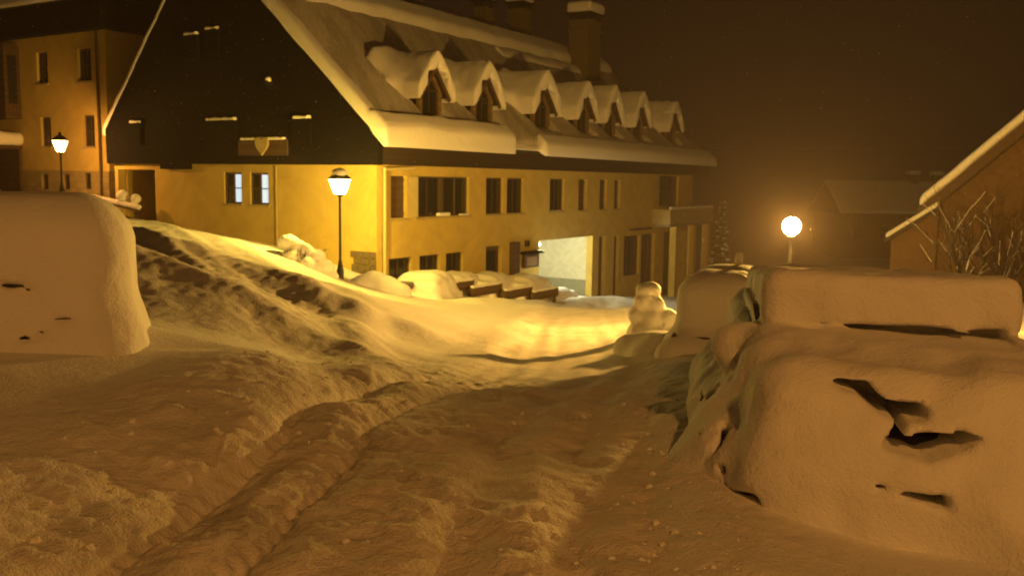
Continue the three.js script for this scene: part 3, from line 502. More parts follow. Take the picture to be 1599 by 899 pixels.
// ------------------------------------------------------------------ the taller building behind, at the left
{
  const H = thing('neighbour_building', 'tall ochre building at far left with dark overhanging eaves and stone base', 'building', [-20.777, 0, -48], TURN);
  const zr = Math.PI / 2;
  const wins = [[1.2, 2.35, 6.42, 8.08], [5.0, 6.0, 6.44, 8.1], [1.1, 2.08, 3.05, 4.68], [4.92, 5.85, 3.1, 4.66]];
  const small = [[1.5, 2.1, 0.85, 1.7], [3.35, 3.95, 0.8, 1.62], [5.3, 5.9, 0.8, 1.6]];
  const g = wallGeo([[0, 1.8], [18, 1.8], [18, 9.2], [0, 9.2]], [...wins, [9.4, 10.6, 6.4, 8.1], [12.2, 13.4, 6.4, 8.1]], 0.4); g.rotateY(zr); part('wall', g, M.wall, H);
  const p = wallGeo([[0, -3], [18, -3], [18, 1.797], [0, 1.797]], small, 0.45); p.rotateY(zr); p.translate(-0.05, 0, 0); part('stone_base', p, M.stone, H);
  part('wall', [bx(0.4, 13, -3, 9.2, -0.4, 0), bx(12.6, 13, -3, 9.2, -18, -0.4), bx(0.4, 12.6, -3, 9.2, -18, -17.6)], M.wall, H);
  part('floor', [bx(1.6, 1.8, -3, 9.1, -17.5, -0.5)], M.concrete, H);
  for (const [a, b, y0, y1] of [...wins, [9.4, 10.6, 6.4, 8.1], [12.2, 13.4, 6.4, 8.1]]) { win(H, b - a, y1 - y0, V(0.2, y0, -(a + b) / 2), -zr, { leaves: 2, rows: 2 }); part('window_sill', bx(-0.08, 0.1, y0 - 0.1, y0 - 0.003, -b - 0.08, -a + 0.08), M.wallPale, H); }
  for (const [a, b, y0, y1] of small) win(H, b - a, y1 - y0, V(0.15, y0, -(a + b) / 2), -zr, { rows: 1 });
  part('fascia', [bx(-0.6, 13.6, 8.9, 10.4, -0.12, 0.5), bx(-0.6, -0.003, 8.9, 10.4, -18.5, -0.123), bx(0.003, 13.6, 8.9, 9.1, -0.52, -0.123)], M.slate, H);
  const R = []; for (const q of [[-0.7, 10.4, 0.6], [13.7, 10.4, 0.6], [13.7, 10.4, -18.6], [-0.7, 10.4, -18.6], [4, 15.5, -5], [9, 15.5, -5], [9, 15.5, -14], [4, 15.5, -14]]) R.push(V(...q));
  part('roof', boxUV(plain(new ConvexGeometry(R))), M.tile, H);
  part('roof_snow', blob((x, y, z) => { const d = Math.max((y - 10.62 - (x + 0.7) * 1.06) / 1.46 - 0.3, -0.5 - z - 0.0, -1e9); return smax(smax((y - 10.8 - (x + 0.7) * 1.0 - 0.1 * n3(x, y, z * 0.6)) / 1.46 - 0.2, (10.42 + (x + 0.7) * 1.0 - y) / 1.46, 0.1), Math.max(-0.85 - x, z + 0.2 - (x + 0.7), -18.4 - z, y - 12.6), 0.25) + 0 * d; }, [-1.1, 10.1, -18.8], [2.6, 12.8, 0.9], 0.16), M.roofSnow, H);
  part('downpipe', rod(V(-0.12, -1, -0.55), V(-0.12, 8.9, -0.55), 0.07), M.brownWood, H);
  { // snowy porch roof at its left, with a dark doorway beneath
    const c = part('porch', [bx(-2.2, -0.06, 2.95, 3.15, -12, -7.6), bx(-2.1, -1.95, -1, 2.95, -7.9, -7.75), bx(-2.1, -1.95, -1, 2.95, -11.8, -11.65), bx(-0.2, -0.06, -1, 2.94, -11.8, -7.7)], M.brownWood, H);
    part('snow_cap', blob((x, y, z) => sdBox(x, y, z, -1.1, 3.5, -9.8, 1.2, 0.4 + 0.08 * n3(x, 2, z), 2.35, 0.33), [-2.6, 2.9, -12.5], [0.3, 4.2, -7.1], 0.1), M.roofSnow, c);
  }
  { const c = part('bay', [bx(-0.9, -0.003, 4.6, 8.6, -12.5, -7.6)], M.brownWood, H); part('pane', [bx(-0.93, -0.902, 5.4, 8, -11.5, -8.3), bx(-0.7, -0.2, 5.4, 8, -7.598, -7.57)], M.glass, c); }
  shade(H);
}
{ // sloping railing in front of the porch hollow
  const a = B(-0.9, 0.42, 17.9), b = B(-0.9, -0.02, 14.0);
  const o = thing('porch_railing', 'snow topped sloping railing before the dark porch of the slate gable', 'railing');
  part('handrail', bar(a, b, 0.12, 0.16), M.brownWood, o);
  for (const k of [0.04, 0.5, 0.96]) { const q = a.clone().lerp(b, k); part('post', bx(q.x - 0.06, q.x + 0.06, q.y - 1.5, q.y - 0.1, q.z - 0.06, q.z + 0.06), M.brownWood, o); }
  part('lower_rail', bar(a.clone().add(V(0, -0.55, 0)), b.clone().add(V(0, -0.55, 0)), 0.06, 0.22), M.brownWood, o);
  part('snow_cap', blob((x, y, z) => smin(sdCap(x, y, z, [a.x, a.y + 0.13, a.z], [b.x, b.y + 0.13, b.z], 0.13 + 0.04 * n3(x * 2, y, z * 2)), smin(sdBall(x, y, z, [-19.0, 0.62, -45.3], 0.3), sdBall(x, y, z, [-18.2, 0.5, -44.9], 0.24), 0.1), 0.12), [-21.5, -0.3, -47.5], [-16.5, 1.3, -43.5], 0.07), M.snow, o);
}

// ------------------------------------------------------------------ street lanterns
function lantern(name, label, base, hgt, light, rad, boost, capSnow) {
  const o = thing(name, label, 'street lamp', base, 0.4, 'four sided street lanterns');
  const y = hgt - 0.33; // underside of the glass
  part('pole', [lathe([[0.075, -1], [0.075, 0.9], [0.05, 1.0], [0.042, y - 0.3], [0.05, y - 0.22], [0.042, y - 0.1], [0.09, y - 0.03], [0.09, y]], 16)], M.metal, o);
  part('foot', [lathe([[0.13, -1], [0.13, 0.62], [0.1, 0.7], [0.1, 0.76], [0.078, 0.82]], 16)], M.metal, o);
  const [t, b, h] = [0.34, 0.17, 0.56], pm = lampPane(light[0].map((c) => Math.pow(c, 0.45)), boost);
  const frame = [bx(-b - 0.02, b + 0.02, y, y + 0.035, -b - 0.02, b + 0.02)];
  for (const [sx, sz] of [[1, 1], [1, -1], [-1, 1], [-1, -1]]) frame.push(rod(V(sx * b, y + 0.03, sz * b), V(sx * t, y + h, sz * t), 0.013, 0.013, 6));
  part('lantern_frame', frame, M.metal, o);
  for (let k = 0; k < 4; k++) {
    const g = new THREE.BufferGeometry(); const q = [[-b, 0.036, b], [b, 0.036, b], [t, h - 0.003, t], [-t, 0, t]]; q[3][1] = h - 0.003;
    g.setAttribute('position', new THREE.Float32BufferAttribute([...q[0], ...q[1], ...q[2], ...q[0], ...q[2], ...q[3]], 3)); g.computeVertexNormals(); g.rotateY((k * Math.PI) / 2); g.translate(0, y, 0);
    part('lantern_pane', boxUV(g), pm, o);
  }
  part('cap', [lathe([[0.36, y + h], [0.5, y + h + 0.005], [0.48, y + h + 0.05], [0.2, y + h + 0.24], [0.1, y + h + 0.27], [0.08, y + h + 0.4], [0.0, y + h + 0.42]], 4).rotateY(Math.PI / 4)], M.metal, o);
  if (capSnow) part('snow_cap', blob((x, yy, z) => sdBall(x, yy, z, [0, y + h + 0.22, 0], 0.3 + 0.03 * n3(x * 5, yy * 5, z * 5), 0.6), [-0.5, y + h, -0.5], [0.5, y + h + 0.7, 0.5], 0.05), M.snow, o);
  part('bulb', new THREE.SphereGeometry(0.13, 16, 12).translate(0, y + 0.3, 0), glow(light[0].map((c) => Math.pow(c, 0.5)), 18), o);
  const l = new THREE.PointLight(new THREE.Color().setRGB(...light[0]), light[1], 0, 2); l.position.set(0, y + 0.3, 0); l.castShadow = true; l.shadow.radius = rad; o.add(l);
  return o;
}
{
  const m = [-6.26, -33.6]; lantern('street_lamp', 'lit lantern on a thin black post before the corner of the slate gable', [m[0], -2.3, m[1]], 1.36 + 2.3, LIGHT.middle, 6, 60, true);
  const l = [-21.8, -45]; lantern('street_lamp', 'lit lantern standing before the tall building at far left', [l[0], 0.2, l[1]], 2.98 - 0.2, LIGHT.left, 6, 60);
  const x = 7.2, z = -24, y = 2.58; // height of the globe above the foot
  const o = thing('globe_lamp', 'brightest lamp, a glaring round globe in snowy haze between the hotel and the right house', 'street lamp', [x, -2, z]);
  part('pole', lathe([[0.075, -1], [0.075, 0.8], [0.045, 0.9], [0.04, y - 0.34], [0.09, y - 0.28], [0.1, y - 0.235], [0.0, y - 0.235]], 16), M.metal, o);
  part('globe', new THREE.SphereGeometry(0.238, 28, 20).translate(0, y, 0), glow([1, 0.78, 0.36], 40), o);
  part('finial', lathe([[0.0, y + 0.29], [0.03, y + 0.27], [0.07, y + 0.239], [0.0, y + 0.2385]], 14), M.metal, o);
  const g = new THREE.PointLight(new THREE.Color().setRGB(...LIGHT.right[0]), LIGHT.right[1], 0, 2); g.position.set(0, y, 0); g.castShadow = true; g.shadow.radius = 8; o.add(g);
}
{ // tall road lamp behind the camera: the orange light over the foreground comes from it
  const x = 4.6, z = 7.5, y = gy(x, z); const o = thing('road_lamp', 'tall galvanised road lamp with a curved arm, behind the viewpoint', 'street lamp', [x, y, z]);
  part('column', [lathe([[0.11, -0.5], [0.1, 1.2], [0.06, 8.4]], 16)], M.rim, o);
  part('arm', new THREE.TubeGeometry(new THREE.CatmullRomCurve3([V(0, 8.3, 0), V(-0.1, 8.8, -0.2), V(-0.4, 9.0, -0.9), V(-0.5, 9.0, -1.4)]), 24, 0.04, 10), M.rim, o);
  part('housing', bx(-0.68, -0.32, 8.98, 9.14, -2.05, -1.35, 0.06), M.metal, o);
  part('lamp_lens', bx(-0.64, -0.36, 8.93, 8.975, -1.83, -1.39, 0.015), glow([1, 0.7, 0.3], 12), o);
  const l = new THREE.PointLight(new THREE.Color().setRGB(...LIGHT.road[0]), LIGHT.road[1], 0, 2); l.position.set(-0.5, 8.84, -1.6); l.castShadow = true; l.shadow.radius = 12; o.add(l);
}

// ------------------------------------------------------------------ cars under snow
const carSide = new THREE.Shape([[0.0, 0.32], [0.03, 0.62], [0.12, 0.74], [1.02, 0.88], [1.55, 1.3], [1.95, 1.36], [3.2, 1.34], [3.75, 0.96], [3.98, 0.92], [4.05, 0.6], [4.02, 0.3], [3.6, 0.22], [0.4, 0.22]].map(([z, y]) => new THREE.Vector2(z, y)));
const vanSide = new THREE.Shape([[0.0, 0.32], [0.02, 0.8], [0.1, 1.0], [0.28, 1.4], [0.6, 1.46], [2.6, 1.44], [3.2, 1.02], [3.9, 0.88], [4.02, 0.6], [4.0, 0.3], [3.6, 0.22], [0.4, 0.22]].map(([z, y]) => new THREE.Vector2(z, y)));
function car(label, at, yaw, color, o = {}) { // nose at the origin, length along +z before the turn
  const t = thing('parked_car', label, 'car', at, yaw, o.group);
  const side = o.hatch ? vanSide : carSide, w = o.w || 1.56;
  const k = o.squash || 1;
  const body = plain(new THREE.ExtrudeGeometry(side, { depth: w, bevelEnabled: true, bevelThickness: 0.09, bevelSize: 0.05, bevelSegments: 3 })); body.rotateY(-Math.PI / 2); body.translate(w / 2, 0, 0); body.scale(1, k, o.shorten || 1);
  if (o.lift) body.translate(0, o.lift, 0);
  part('body', body, paint(...color), t);
  if (!o.far) {
    const gl = (a) => { const s = new THREE.Shape(a.map(([z, y]) => new THREE.Vector2(z, y * k))); const g = plain(new THREE.ExtrudeGeometry(s, { depth: w + 0.2, bevelEnabled: false })); g.rotateY(-Math.PI / 2); g.translate(w / 2 + 0.1, 0, 0); return g; };
    part('side_window', gl(o.hatch ? [[0.4, 0.98], [0.5, 1.34], [1.3, 1.36], [1.3, 0.98]] : [[1.25, 0.94], [1.68, 1.25], [2.3, 1.28], [2.3, 0.94]]), M.glass, t);
    part('windscreen', bar(V(0, 0.95 * k, o.hatch ? 3.27 : 1.07), V(0, 1.31 * k, o.hatch ? 2.86 : 1.52), 1.36, 0.04), M.glass, t);
    part('bumper', bx(-0.86, 0.86, 0.3 * k, 0.48 * k, -0.1, 0.1, 0.04), M.trim, t);
    part('licence_plate', bx(-0.26, 0.26, 0.42 * k, 0.53 * k, -0.118, -0.103), M.plate, t);
    if (!o.hatch) { part('grille', [...Array(5)].map((_, i) => bx(-0.45, 0.45, (0.54 + i * 0.035) * k, (0.56 + i * 0.035) * k, -0.05, 0.02)), M.trim, t); }
    for (const s of [-1, 1]) {
      part(o.hatch ? 'tail_light' : 'headlight', bx(s * 0.66 - 0.16, s * 0.66 + 0.16, 0.55 * k, 0.7 * k, -0.06, 0.12, 0.04), o.hatch ? M.tail : M.lens, t);
      part('wing_mirror', [bx(s * 1.0 - 0.1, s * 1.0 + 0.1, 0.9 * k, 1.06 * k, (o.hatch ? 2.9 : 1.25) - 0.05, (o.hatch ? 2.9 : 1.25) + 0.07, 0.04), bx(Math.min(s * 0.8, s * 0.92), Math.max(s * 0.8, s * 0.92), 0.93 * k, 0.98 * k, (o.hatch ? 2.9 : 1.25), (o.hatch ? 2.9 : 1.25) + 0.05)], M.trim, t);
      for (const z of [0.72, 3.3]) { const wh = part('wheel', new THREE.TorusGeometry(0.23, 0.085, 10, 24), M.tyre, t); wh.position.set(s * 0.76, 0.3, z); wh.rotation.y = Math.PI / 2; part('rim', new THREE.CylinderGeometry(0.17, 0.17, 0.08, 18).rotateX(Math.PI / 2), M.rim, wh); }
    }
  }
  if (o.snow) part('snow_cover', blob(o.snow, ...o.box), M.snow, t);
  return t;
}
{ // right foreground: nose towards the road, snow cracked open over bonnet and grille
  const holes = [ // open cracks in the snow on the nose: x, y, half width along each
    [[-0.5, 0.985, 0.008], [-0.33, 0.955, 0.03]], [[-0.33, 0.95, 0.03], [-0.24, 0.87, 0.03]], [[-0.24, 0.87, 0.03], [-0.04, 0.845, 0.035]], [[-0.12, 0.82, 0.02], [-0.17, 0.74, 0.022]],
    [[-0.23, 0.69, 0.02], [-0.02, 0.685, 0.045]], [[-0.02, 0.685, 0.045], [0.16, 0.725, 0.035]], [[0.16, 0.725, 0.035], [0.26, 0.75, 0.008]],
    [[-0.28, 0.47, 0.006], [-0.12, 0.445, 0.014]], [[-0.12, 0.445, 0.016], [0.07, 0.41, 0.024]],
  ];
  const snow = (x, y, z) => {
    x = -x;
    const n = 0.08 * fbm(x * 1.7, y * 1.7, z * 1.7, 3) + 0.028 * n3(x * 3.7, y * 3.7, z * 3.7);
    let d = sdBox(x, y, z, 0.02, 1.305 - 0.07 * (z - 1.1), 2.42, 0.83, 0.205, 1.36, 0.1) + n;                                   // slab on the roof
    let low = sdBox(x, y, z, 0, 0.66, 0.5, 0.95, 0.4, 0.66, 0.26);                                        // bonnet
    low = smin(low, sdCap(x, y, z, [-0.6, 0.9, 0.95], [0.6, 0.9, 0.95], 0.24), 0.2);
    low = smin(low, sdBox(x, y, z, 0.05, 0.2, 0.05, 1.02, 0.5, 0.42, 0.3), 0.3);                             // skirt at the nose
    low = smin(low, sdBall(x, y, z, [0.85, -0.05, -0.1], 0.7, 0.7), 0.35);
    low = smin(low, sdBox(x, y, z, 0.0, 0.52, 2.4, 0.98, 0.56, 1.9, 0.2), 0.15);                             // down the sides
    low = smin(low, sdBall(x, y, z, [-1.0, 0.94, 1.25], 0.17, 0.9), 0.16);
    low = smin(low, sdBox(x, y, z, -0.9, 0.2, 1.9, 0.42, 0.42, 1.7, 0.34), 0.35);
    low = smin(low, sdBall(x, y, z, [-1.05, 0.1, 0.5], 0.42, 0.9), 0.3);
    low += n + 0.006 * n3(x * 7, y * 7, z * 7);
    for (const [a, b] of holes) { const q = Math.min(1, Math.max(0, ((x - a[0]) * (b[0] - a[0]) + (y - a[1]) * (b[1] - a[1])) / ((b[0] - a[0]) ** 2 + (b[1] - a[1]) ** 2))); const r = 1.35 * (a[2] + (b[2] - a[2]) * q) + 0.012 * n3(x * 13, y * 13, 3); const c = Math.hypot(x - a[0] - q * (b[0] - a[0]), y - a[1] - q * (b[1] - a[1])) - r; if (z < 0.45) low = smax(low, -c, 0.02); }
    // torn snow along the near side: pillar, door, wheel arch
    low = smax(low, -(sdCap(x, y, z, [-0.74, 1.12, 1.1], [-0.98, 0.9, 1.02], 0.028) + 0.04 * n3(x * 9, y * 9, z * 9)), 0.03);
    low = smax(low, -(sdCap(x, y, z, [-1.12, 0.6, 1.1], [-1.2, 0.35, 1.6], 0.06) + 0.1 * n3(x * 6, y * 8, z * 6)), 0.04);
    low = smax(low, -(sdCap(x, y, z, [-0.96, 0.2, -0.2], [-1.05, 0.42, 0.35], 0.13) + 0.13 * n3(x * 7, y * 7, z * 7)), 0.04);
    const slit = sdBox(x, y, z, 0.14, 1.142 - 0.02 * x, 0.9, 0.6, 0.012 + 0.02 * n3(x * 3.3, 4, 1) + 0.022 * sstep(-0.35, 0.3, x), 0.42, 0.01);
    return smax(smin(d, low, 0.06), -slit, 0.02);
  };
  car('snow laden car at right front with thick roof slab and dark cracks over its nose', [2.36, -0.46, -5.2], Math.PI - 0.2, [0.03, 0.032, 0.04], { squash: 0.84, snow, box: [[-1.7, -0.4, -0.9], [1.7, 1.7, 4.4], 0.03] });
}
{ // left foreground: the flank and tail of a hatchback, buried to the roof
  const snow = (x, y, z) => {
    const n = 0.06 * fbm(x * 1.6, y * 1.6, z * 1.6, 3);
    let d = sdBox(x, y, z, 0, 0.66, 1.95, 0.95, 0.84, 2.17, 0.46) + n;
    d = smin(d, sdBox(x, y, z, 0, 0.0, 2.0, 1.15, 0.4, 2.25, 0.35) + n, 0.5);
    d = smax(d, -(sdBox(x, y, z, 1.02, 0.36, 1.3, 0.14, 0.14, 0.5, 0.14) + 0.16 * fbm(x * 3, y * 4, z * 3, 3)), 0.12);
    for (const [a, b, r] of [[[0.5, 0.78], [0.68, 0.8], 0.022], [[0.42, 0.43], [0.58, 0.41], 0.02], [[0.2, 0.54], [0.34, 0.52], 0.01]]) { const q = sdCap(0, y, z, [0, a[1], a[0]], [0, b[1], b[0]], r + 0.02 * n3(z * 11, y * 11, 5)); if (x > 0.5) d = smax(d, -q, 0.03); }
    return d;
  };
  car('snow buried hatchback at the left edge seen from its flank, dark low on its side', [-3.6, -0.02, -8.2], -1.22, [0.025, 0.028, 0.045], { hatch: true, squash: 0.88, snow, box: [[-1.5, -0.5, -0.8], [1.5, 1.85, 4.6], 0.045] });
}
const buried = (w, h, L, roof, bump) => (x, y, z) => {
  const n = bump * fbm(x * 1.3 + w * 7, y * 1.3, z * 1.3 + h, 3);
  let d = sdBox(x, y, z, 0, h * 0.42, L / 2, w / 2 + 0.12, h * 0.45, L / 2 + 0.15, 0.32);
  d = smin(d, sdBox(x, y, z, 0, h * 0.68, L * roof, w / 2 - 0.1, h * 0.34, L * 0.29, 0.36), 0.45); return smin(d, sdBox(x, y, z, 0, -0.1, L / 2, w / 2 + 0.4, 0.4, L / 2 + 0.4, 0.35), 0.4) + n;
};
car('car under smooth snow, a dark rounded shape before the bright lantern', [3.06, -1.3, -14.0], Math.PI - 0.33, [0.05, 0.05, 0.05], { far: true, squash: 0.75, shorten: 0.8, w: 1.1, snow: (x, y, z) => smin(sdBox(x, y, z, 0, 0.8, 1.6, 0.64, 0.74, 1.35, 0.4), sdBox(x, y, z, 0, 0.1, 1.6, 0.9, 0.5, 1.8, 0.4), 0.3) + 0.08 * fbm(x * 1.5, y * 1.5, z * 1.5, 3), box: [[-1.6, -0.7, -0.9], [1.6, 1.8, 4.4], 0.07] });
{
  const yaw = Math.PI - 0.35, G = 'cars buried in snow before the hotel';
  const mk = (label, px, h, z, w, hh, y) => car(label, [px, h, z], y ?? yaw, [0.06, 0.06, 0.065], { far: true, squash: 0.5, w: 1.15, group: G, snow: buried(w, hh, 3.2, 0.5, 0.12), box: [[-1.7, -0.7, -0.9], [1.7, 1.9, 4.3], 0.11] });
  mk('nearest buried car left of the wooden rails, with a bare patch on its side window', -3.75, -3.25, -35.4, 1.7, 1.15, Math.PI - 0.15);
  mk('buried car behind the first wooden rail, below the small lower windows', -3.1, -3.65, -39.3, 1.45, 1.18);
  mk('buried car behind the second wooden rail, second heap from the left', -1.65, -3.85, -41.0, 1.5, 1.2);
  mk('buried car behind the third wooden rail, under the hotel door', 0.0, -4.1, -42.8, 1.5, 1.2);
  mk('low buried car behind the last wooden rail, nearest the lit passage', 1.6, -4.95, -45.2, 1.4, 1.15);
}
{ // bare window patch on the nearest of them
  const c = scene.children.find((o) => o.userData.label && o.userData.label.startsWith('nearest buried car'));
  part('side_window', blob((x, y, z) => sdBox(x, y, z, 0.42, 0.84, -0.15, 0.44, 0.16, 0.1, 0.09) + 0.03 * n3(x * 4, y * 5, 1), [-0.2, 0.5, -0.35], [1.0, 1.15, 0.05], 0.04), std(0.1, 0.095, 0.09, 0.4), c);
}
// ------------------------------------------------------------------ wooden rails of the parking bays
[[38.2, 686, 'first'], [39.4, 735, 'second'], [40.8, 787, 'third'], [42.2, 831, 'fourth']].forEach(([d], i) => {
  const xs = [-3.0, -1.75, -0.35, 0.92], ys = [-2.83, -3.09, -3.36, -3.57], L = [2.55, 2.45, 2.4, 2.4][i], e = 0.05;
  const o = thing('bay_rail', `weathered wooden bay rail in the snow, ${['leftmost', 'second from left', 'third from left', 'rightmost'][i]} of the four stepped rails`, 'wooden rail', [xs[i], ys[i] + 0.04, -d + 0.5], TURN, 'stepped wooden rails before the hotel');
  part('board', bx(0, L, -0.24, 0.17, -0.04, 0.04, 0.012), M.railWood, o);
  for (const s of [0.15, L - 0.15]) part('post', bx(s - 0.06, s + 0.06, -1.3, 0.1, -0.17, -0.045), M.railWood, o);
  part('snow_cap', blob((x, y, z) => sdBox(x, y, z, L / 2, 0.19, 0, L / 2 - 0.05, 0.06 + 0.03 * n3(x * 3 + i, 1, z), 0.08, 0.05), [-0.1, 0.09, -0.15], [L + 0.1, 0.34, 0.15], 0.045), M.snow, o);
});

// ------------------------------------------------------------------ snow heaps, bushes, posts
function heap(label, at, balls, c = 0.08, k = 0.25, name = 'snow_heap') {
  let lo = [9e9, 9e9, 9e9], hi = [-9e9, -9e9, -9e9]; for (const [p, r] of balls) for (let i = 0; i < 3; i++) { lo[i] = Math.min(lo[i], p[i] - r - 0.25); hi[i] = Math.max(hi[i], p[i] + r + 0.25); }
  const g = blob((x, y, z) => { let d = 1e9; for (const [p, r, s] of balls) d = smin(d, sdBall(x, y, z, p, r, s || 0.85), k); return d + 0.07 * fbm(x * 2.4 + at[0], y * 2.4, z * 2.4, 3); }, lo, hi, c);
  const m = new THREE.Mesh(g, M.snow); m.name = numbered(name); m.position.set(...at); m.castShadow = m.receiveShadow = true; scene.add(m); return tag(m, label, 'snow heap');
}
heap('lumpy snow heap right of the lamp post at the foot of the hotel corner', [-5.5, -2.75, -34.6], [[[0, 0.3, 0], 0.62], [[0.75, 0.35, 0.1], 0.55], [[1.25, 0.15, 0.2], 0.5], [[0.3, 0.55, -0.3], 0.45], [[-0.5, 0.1, 0.2], 0.55]], 0.08, 0.2);
heap('snow bank swelling in front of the dark snow covered car by the road', [2.45, -1.75, -15.8], [[[0, 0.3, 0], 0.5, 0.7], [[-0.25, 0.4, -0.6], 0.35], [[0.3, 0.45, -0.3], 0.4], [[0.1, 0.55, 0.3], 0.28], [[-0.1, 0.1, 0.7], 0.5, 0.6], [[0.35, 0.2, 0.9], 0.5, 0.7]], 0.09, 0.4);
function twigs(n, R, h, r0, spread) { // bare branching stems
  const g = [];
  const grow = (a, dir, len, r, lev) => { const b = a.clone().addScaledVector(dir, len); g.push(rod(a, b, r, r * 0.65, 5)); if (lev > 0) for (let k = 0; k < 3; k++) grow(a.clone().lerp(b, rr(0.5, 1)), dir.clone().add(V(rr(-1, 1), rr(-0.35, 0.7), rr(-1, 1)).multiplyScalar(spread)).normalize(), len * rr(0.55, 0.75), r * 0.6, lev - 1); };
  for (let i = 0; i < n; i++) grow(V(rr(-R, R), -0.3, rr(-R, R)), V(rr(-0.4, 0.4), 1, rr(-0.4, 0.4)).normalize(), h * rr(0.4, 0.6), r0, 3);
  return g;
}
{ // laden shrub by the middle lamp
  const o = thing('snowy_shrub', 'shrub bowed under round clumps of snow left of the lamp post', 'shrub', [-7.55, -1.75, -32.6]);
  part('stems', twigs(5, 0.5, 1.2, 0.025, 0.6), M.bark, o);
  const balls = [[[-0.35, 1.1, 0], 0.36], [[-0.05, 1.02, 0.1], 0.27], [[0.25, 0.86, 0.1], 0.3], [[-0.15, 0.68, 0.3], 0.32], [[0.65, 0.62, 0], 0.32], [[0.35, 0.35, 0.4], 0.36], [[0.95, 0.3, 0.2], 0.33], [[-0.55, 0.42, 0.2], 0.34], [[0.75, 0.0, 0.45], 0.36], [[0.15, -0.1, 0.4], 0.4], [[1.15, -0.05, 0.1], 0.3]];
  part('snow_clump', blob((x, y, z) => { let d = 1e9; for (const [p, r] of balls) d = smin(d, sdBall(x, y, z, p, r, 0.82), 0.1); return d + 0.09 * fbm(x * 4, y * 4, z * 4, 3); }, [-1.2, -0.7, -0.7], [1.7, 1.7, 1.1], 0.055), M.snow, o);
}
{ // shrub heap at the far side of the road, left of the dark car
  const o = thing('snowy_shrub', 'round topped snow covered shrub left of the dark car by the road', 'shrub', [2.95, -1.68, -20]); o.scale.set(0.8, 0.9, 0.8);
  part('stems', twigs(4, 0.3, 1.0, 0.02, 0.6), M.bark, o);
  const balls = [[[-0.1, 1.1, 0], 0.24, 0.8], [[0.14, 1.14, 0.02], 0.22, 0.8], [[-0.12, 0.82, 0.1], 0.26], [[0.2, 0.75, 0.1], 0.28], [[-0.3, 0.5, 0.1], 0.25], [[0.1, 0.4, 0.2], 0.34], [[0.5, 0.35, 0.1], 0.4], [[0, 0, 0.1], 0.55], [[0.6, -0.1, 0.1], 0.6]];
  part('snow_clump', blob((x, y, z) => { let d = 1e9; for (const [p, r, s] of balls) d = smin(d, sdBall(x, y, z, p, r, s || 0.9), 0.09); return d + 0.08 * fbm(x * 4, y * 4, z * 4, 3); }, [-0.9, -0.8, -0.7], [1.5, 1.7, 1.0], 0.05), M.snow, o);
}
function post(label, at, h, capR) {
  const o = thing('fence_post', label, 'post', at); part('stake', rod(V(0, -0.8, 0), V(0, h, 0), 0.045), M.bark, o);
  part('snow_cap', blob((x, y, z) => sdBox(x, y, z, 0, h + 0.07, 0, capR, 0.16, capR, capR * 0.9) + 0.02 * n3(x * 9, y * 9, z * 9), [-0.2, h - 0.16, -0.2], [0.2, h + 0.36, 0.2], 0.025), M.snow, o); return o;
}
post('short snow capped stake behind the dark rounded car', [4.02, -0.9, -16.4], 1.12, 0.065);
post('thin snow capped stake just below the glaring lantern', [4.85, -1.0, -16.2], 1.1, 0.03);
{ const o = thing('snowy_rail', 'short snow topped rail end with a white knob right of the dark rounded car', 'railing', [4.15, 0.07, -15.6]);
  part('bar', bar(V(0, 0, 0), V(0.3, 0.0, 0), 0.04, 0.04), M.bark, o); part('upright', rod(V(0.28, -1.1, 0), V(0.28, 0.0, 0), 0.03), M.bark, o);
  part('snow_cap', blob((x, y, z) => smin(sdCap(x, y, z, [0.02, 0.03, 0], [0.28, 0.03, 0], 0.035), sdBall(x, y, z, [0.28, 0.09, 0], 0.075), 0.03), [-0.1, -0.05, -0.15], [0.45, 0.25, 0.15], 0.018), M.snow, o); }
{ // narrow snowy spruce beside the hotel's far end
  const p = B(37.6, 0, -1.6); const h0 = gy(p.x, p.z); const o = thing('spruce_tree', 'narrow snowy spruce beside the far end of the hotel', 'tree', [p.x, h0, p.z]);
  part('trunk', rod(V(0, -0.5, 0), V(0, 7.0, 0), 0.14, 0.03, 8), M.bark, o);
  const cr = [], sn = [];
  for (let i = 0; i < 120; i++) { const y = 0.8 + 6.2 * (i / 120), a = i * 2.4 + rr(-0.3, 0.3), L = (1.25 * (1 - y / 7.6) + 0.12) * rr(0.75, 1.15), d = V(Math.cos(a) * L, -0.28 * L, Math.sin(a) * L), b = V(0, y, 0); cr.push(new THREE.ConeGeometry(0.2 * L + 0.05, L, 6, 1).rotateX(Math.PI).translate(0, 0, 0).applyQuaternion(new THREE.Quaternion().setFromUnitVectors(V(0, -1, 0), d.clone().normalize())).translate(d.x / 2, y + d.y / 2, d.z / 2)); if (rnd() < 0.5) sn.push(new THREE.IcosahedronGeometry(0.15 * L + 0.02, 1).scale(1.5, 0.5, 1.1).rotateY(-a).translate(d.x * 0.7, y + d.y * 0.7 + 0.09, d.z * 0.7)); }
  part('crown', cr, M.needles, o); part('snow_clump', sn, M.snow, o);
}
function bareTree(label, at, n, h) {
  const o = thing('bare_tree', label, 'tree', at); const g = twigs(n, 0.35, h, 0.05, 0.55); part('branches', g, M.bark, o);
  const sn = g.filter(() => rnd() < 0.16).map((q) => q.clone().translate(0, 0.016, 0));
  part('snow_clump', sn, M.snow, o);
}
bareTree('bare tree with snow dusted twigs before the wall of the right house', [17.4, -3.4, -36.2], 6, 4.6);
bareTree('low bare bush with snowy twigs at the right edge beside the house', [19.3, -3.4, -36.6], 8, 4.0);

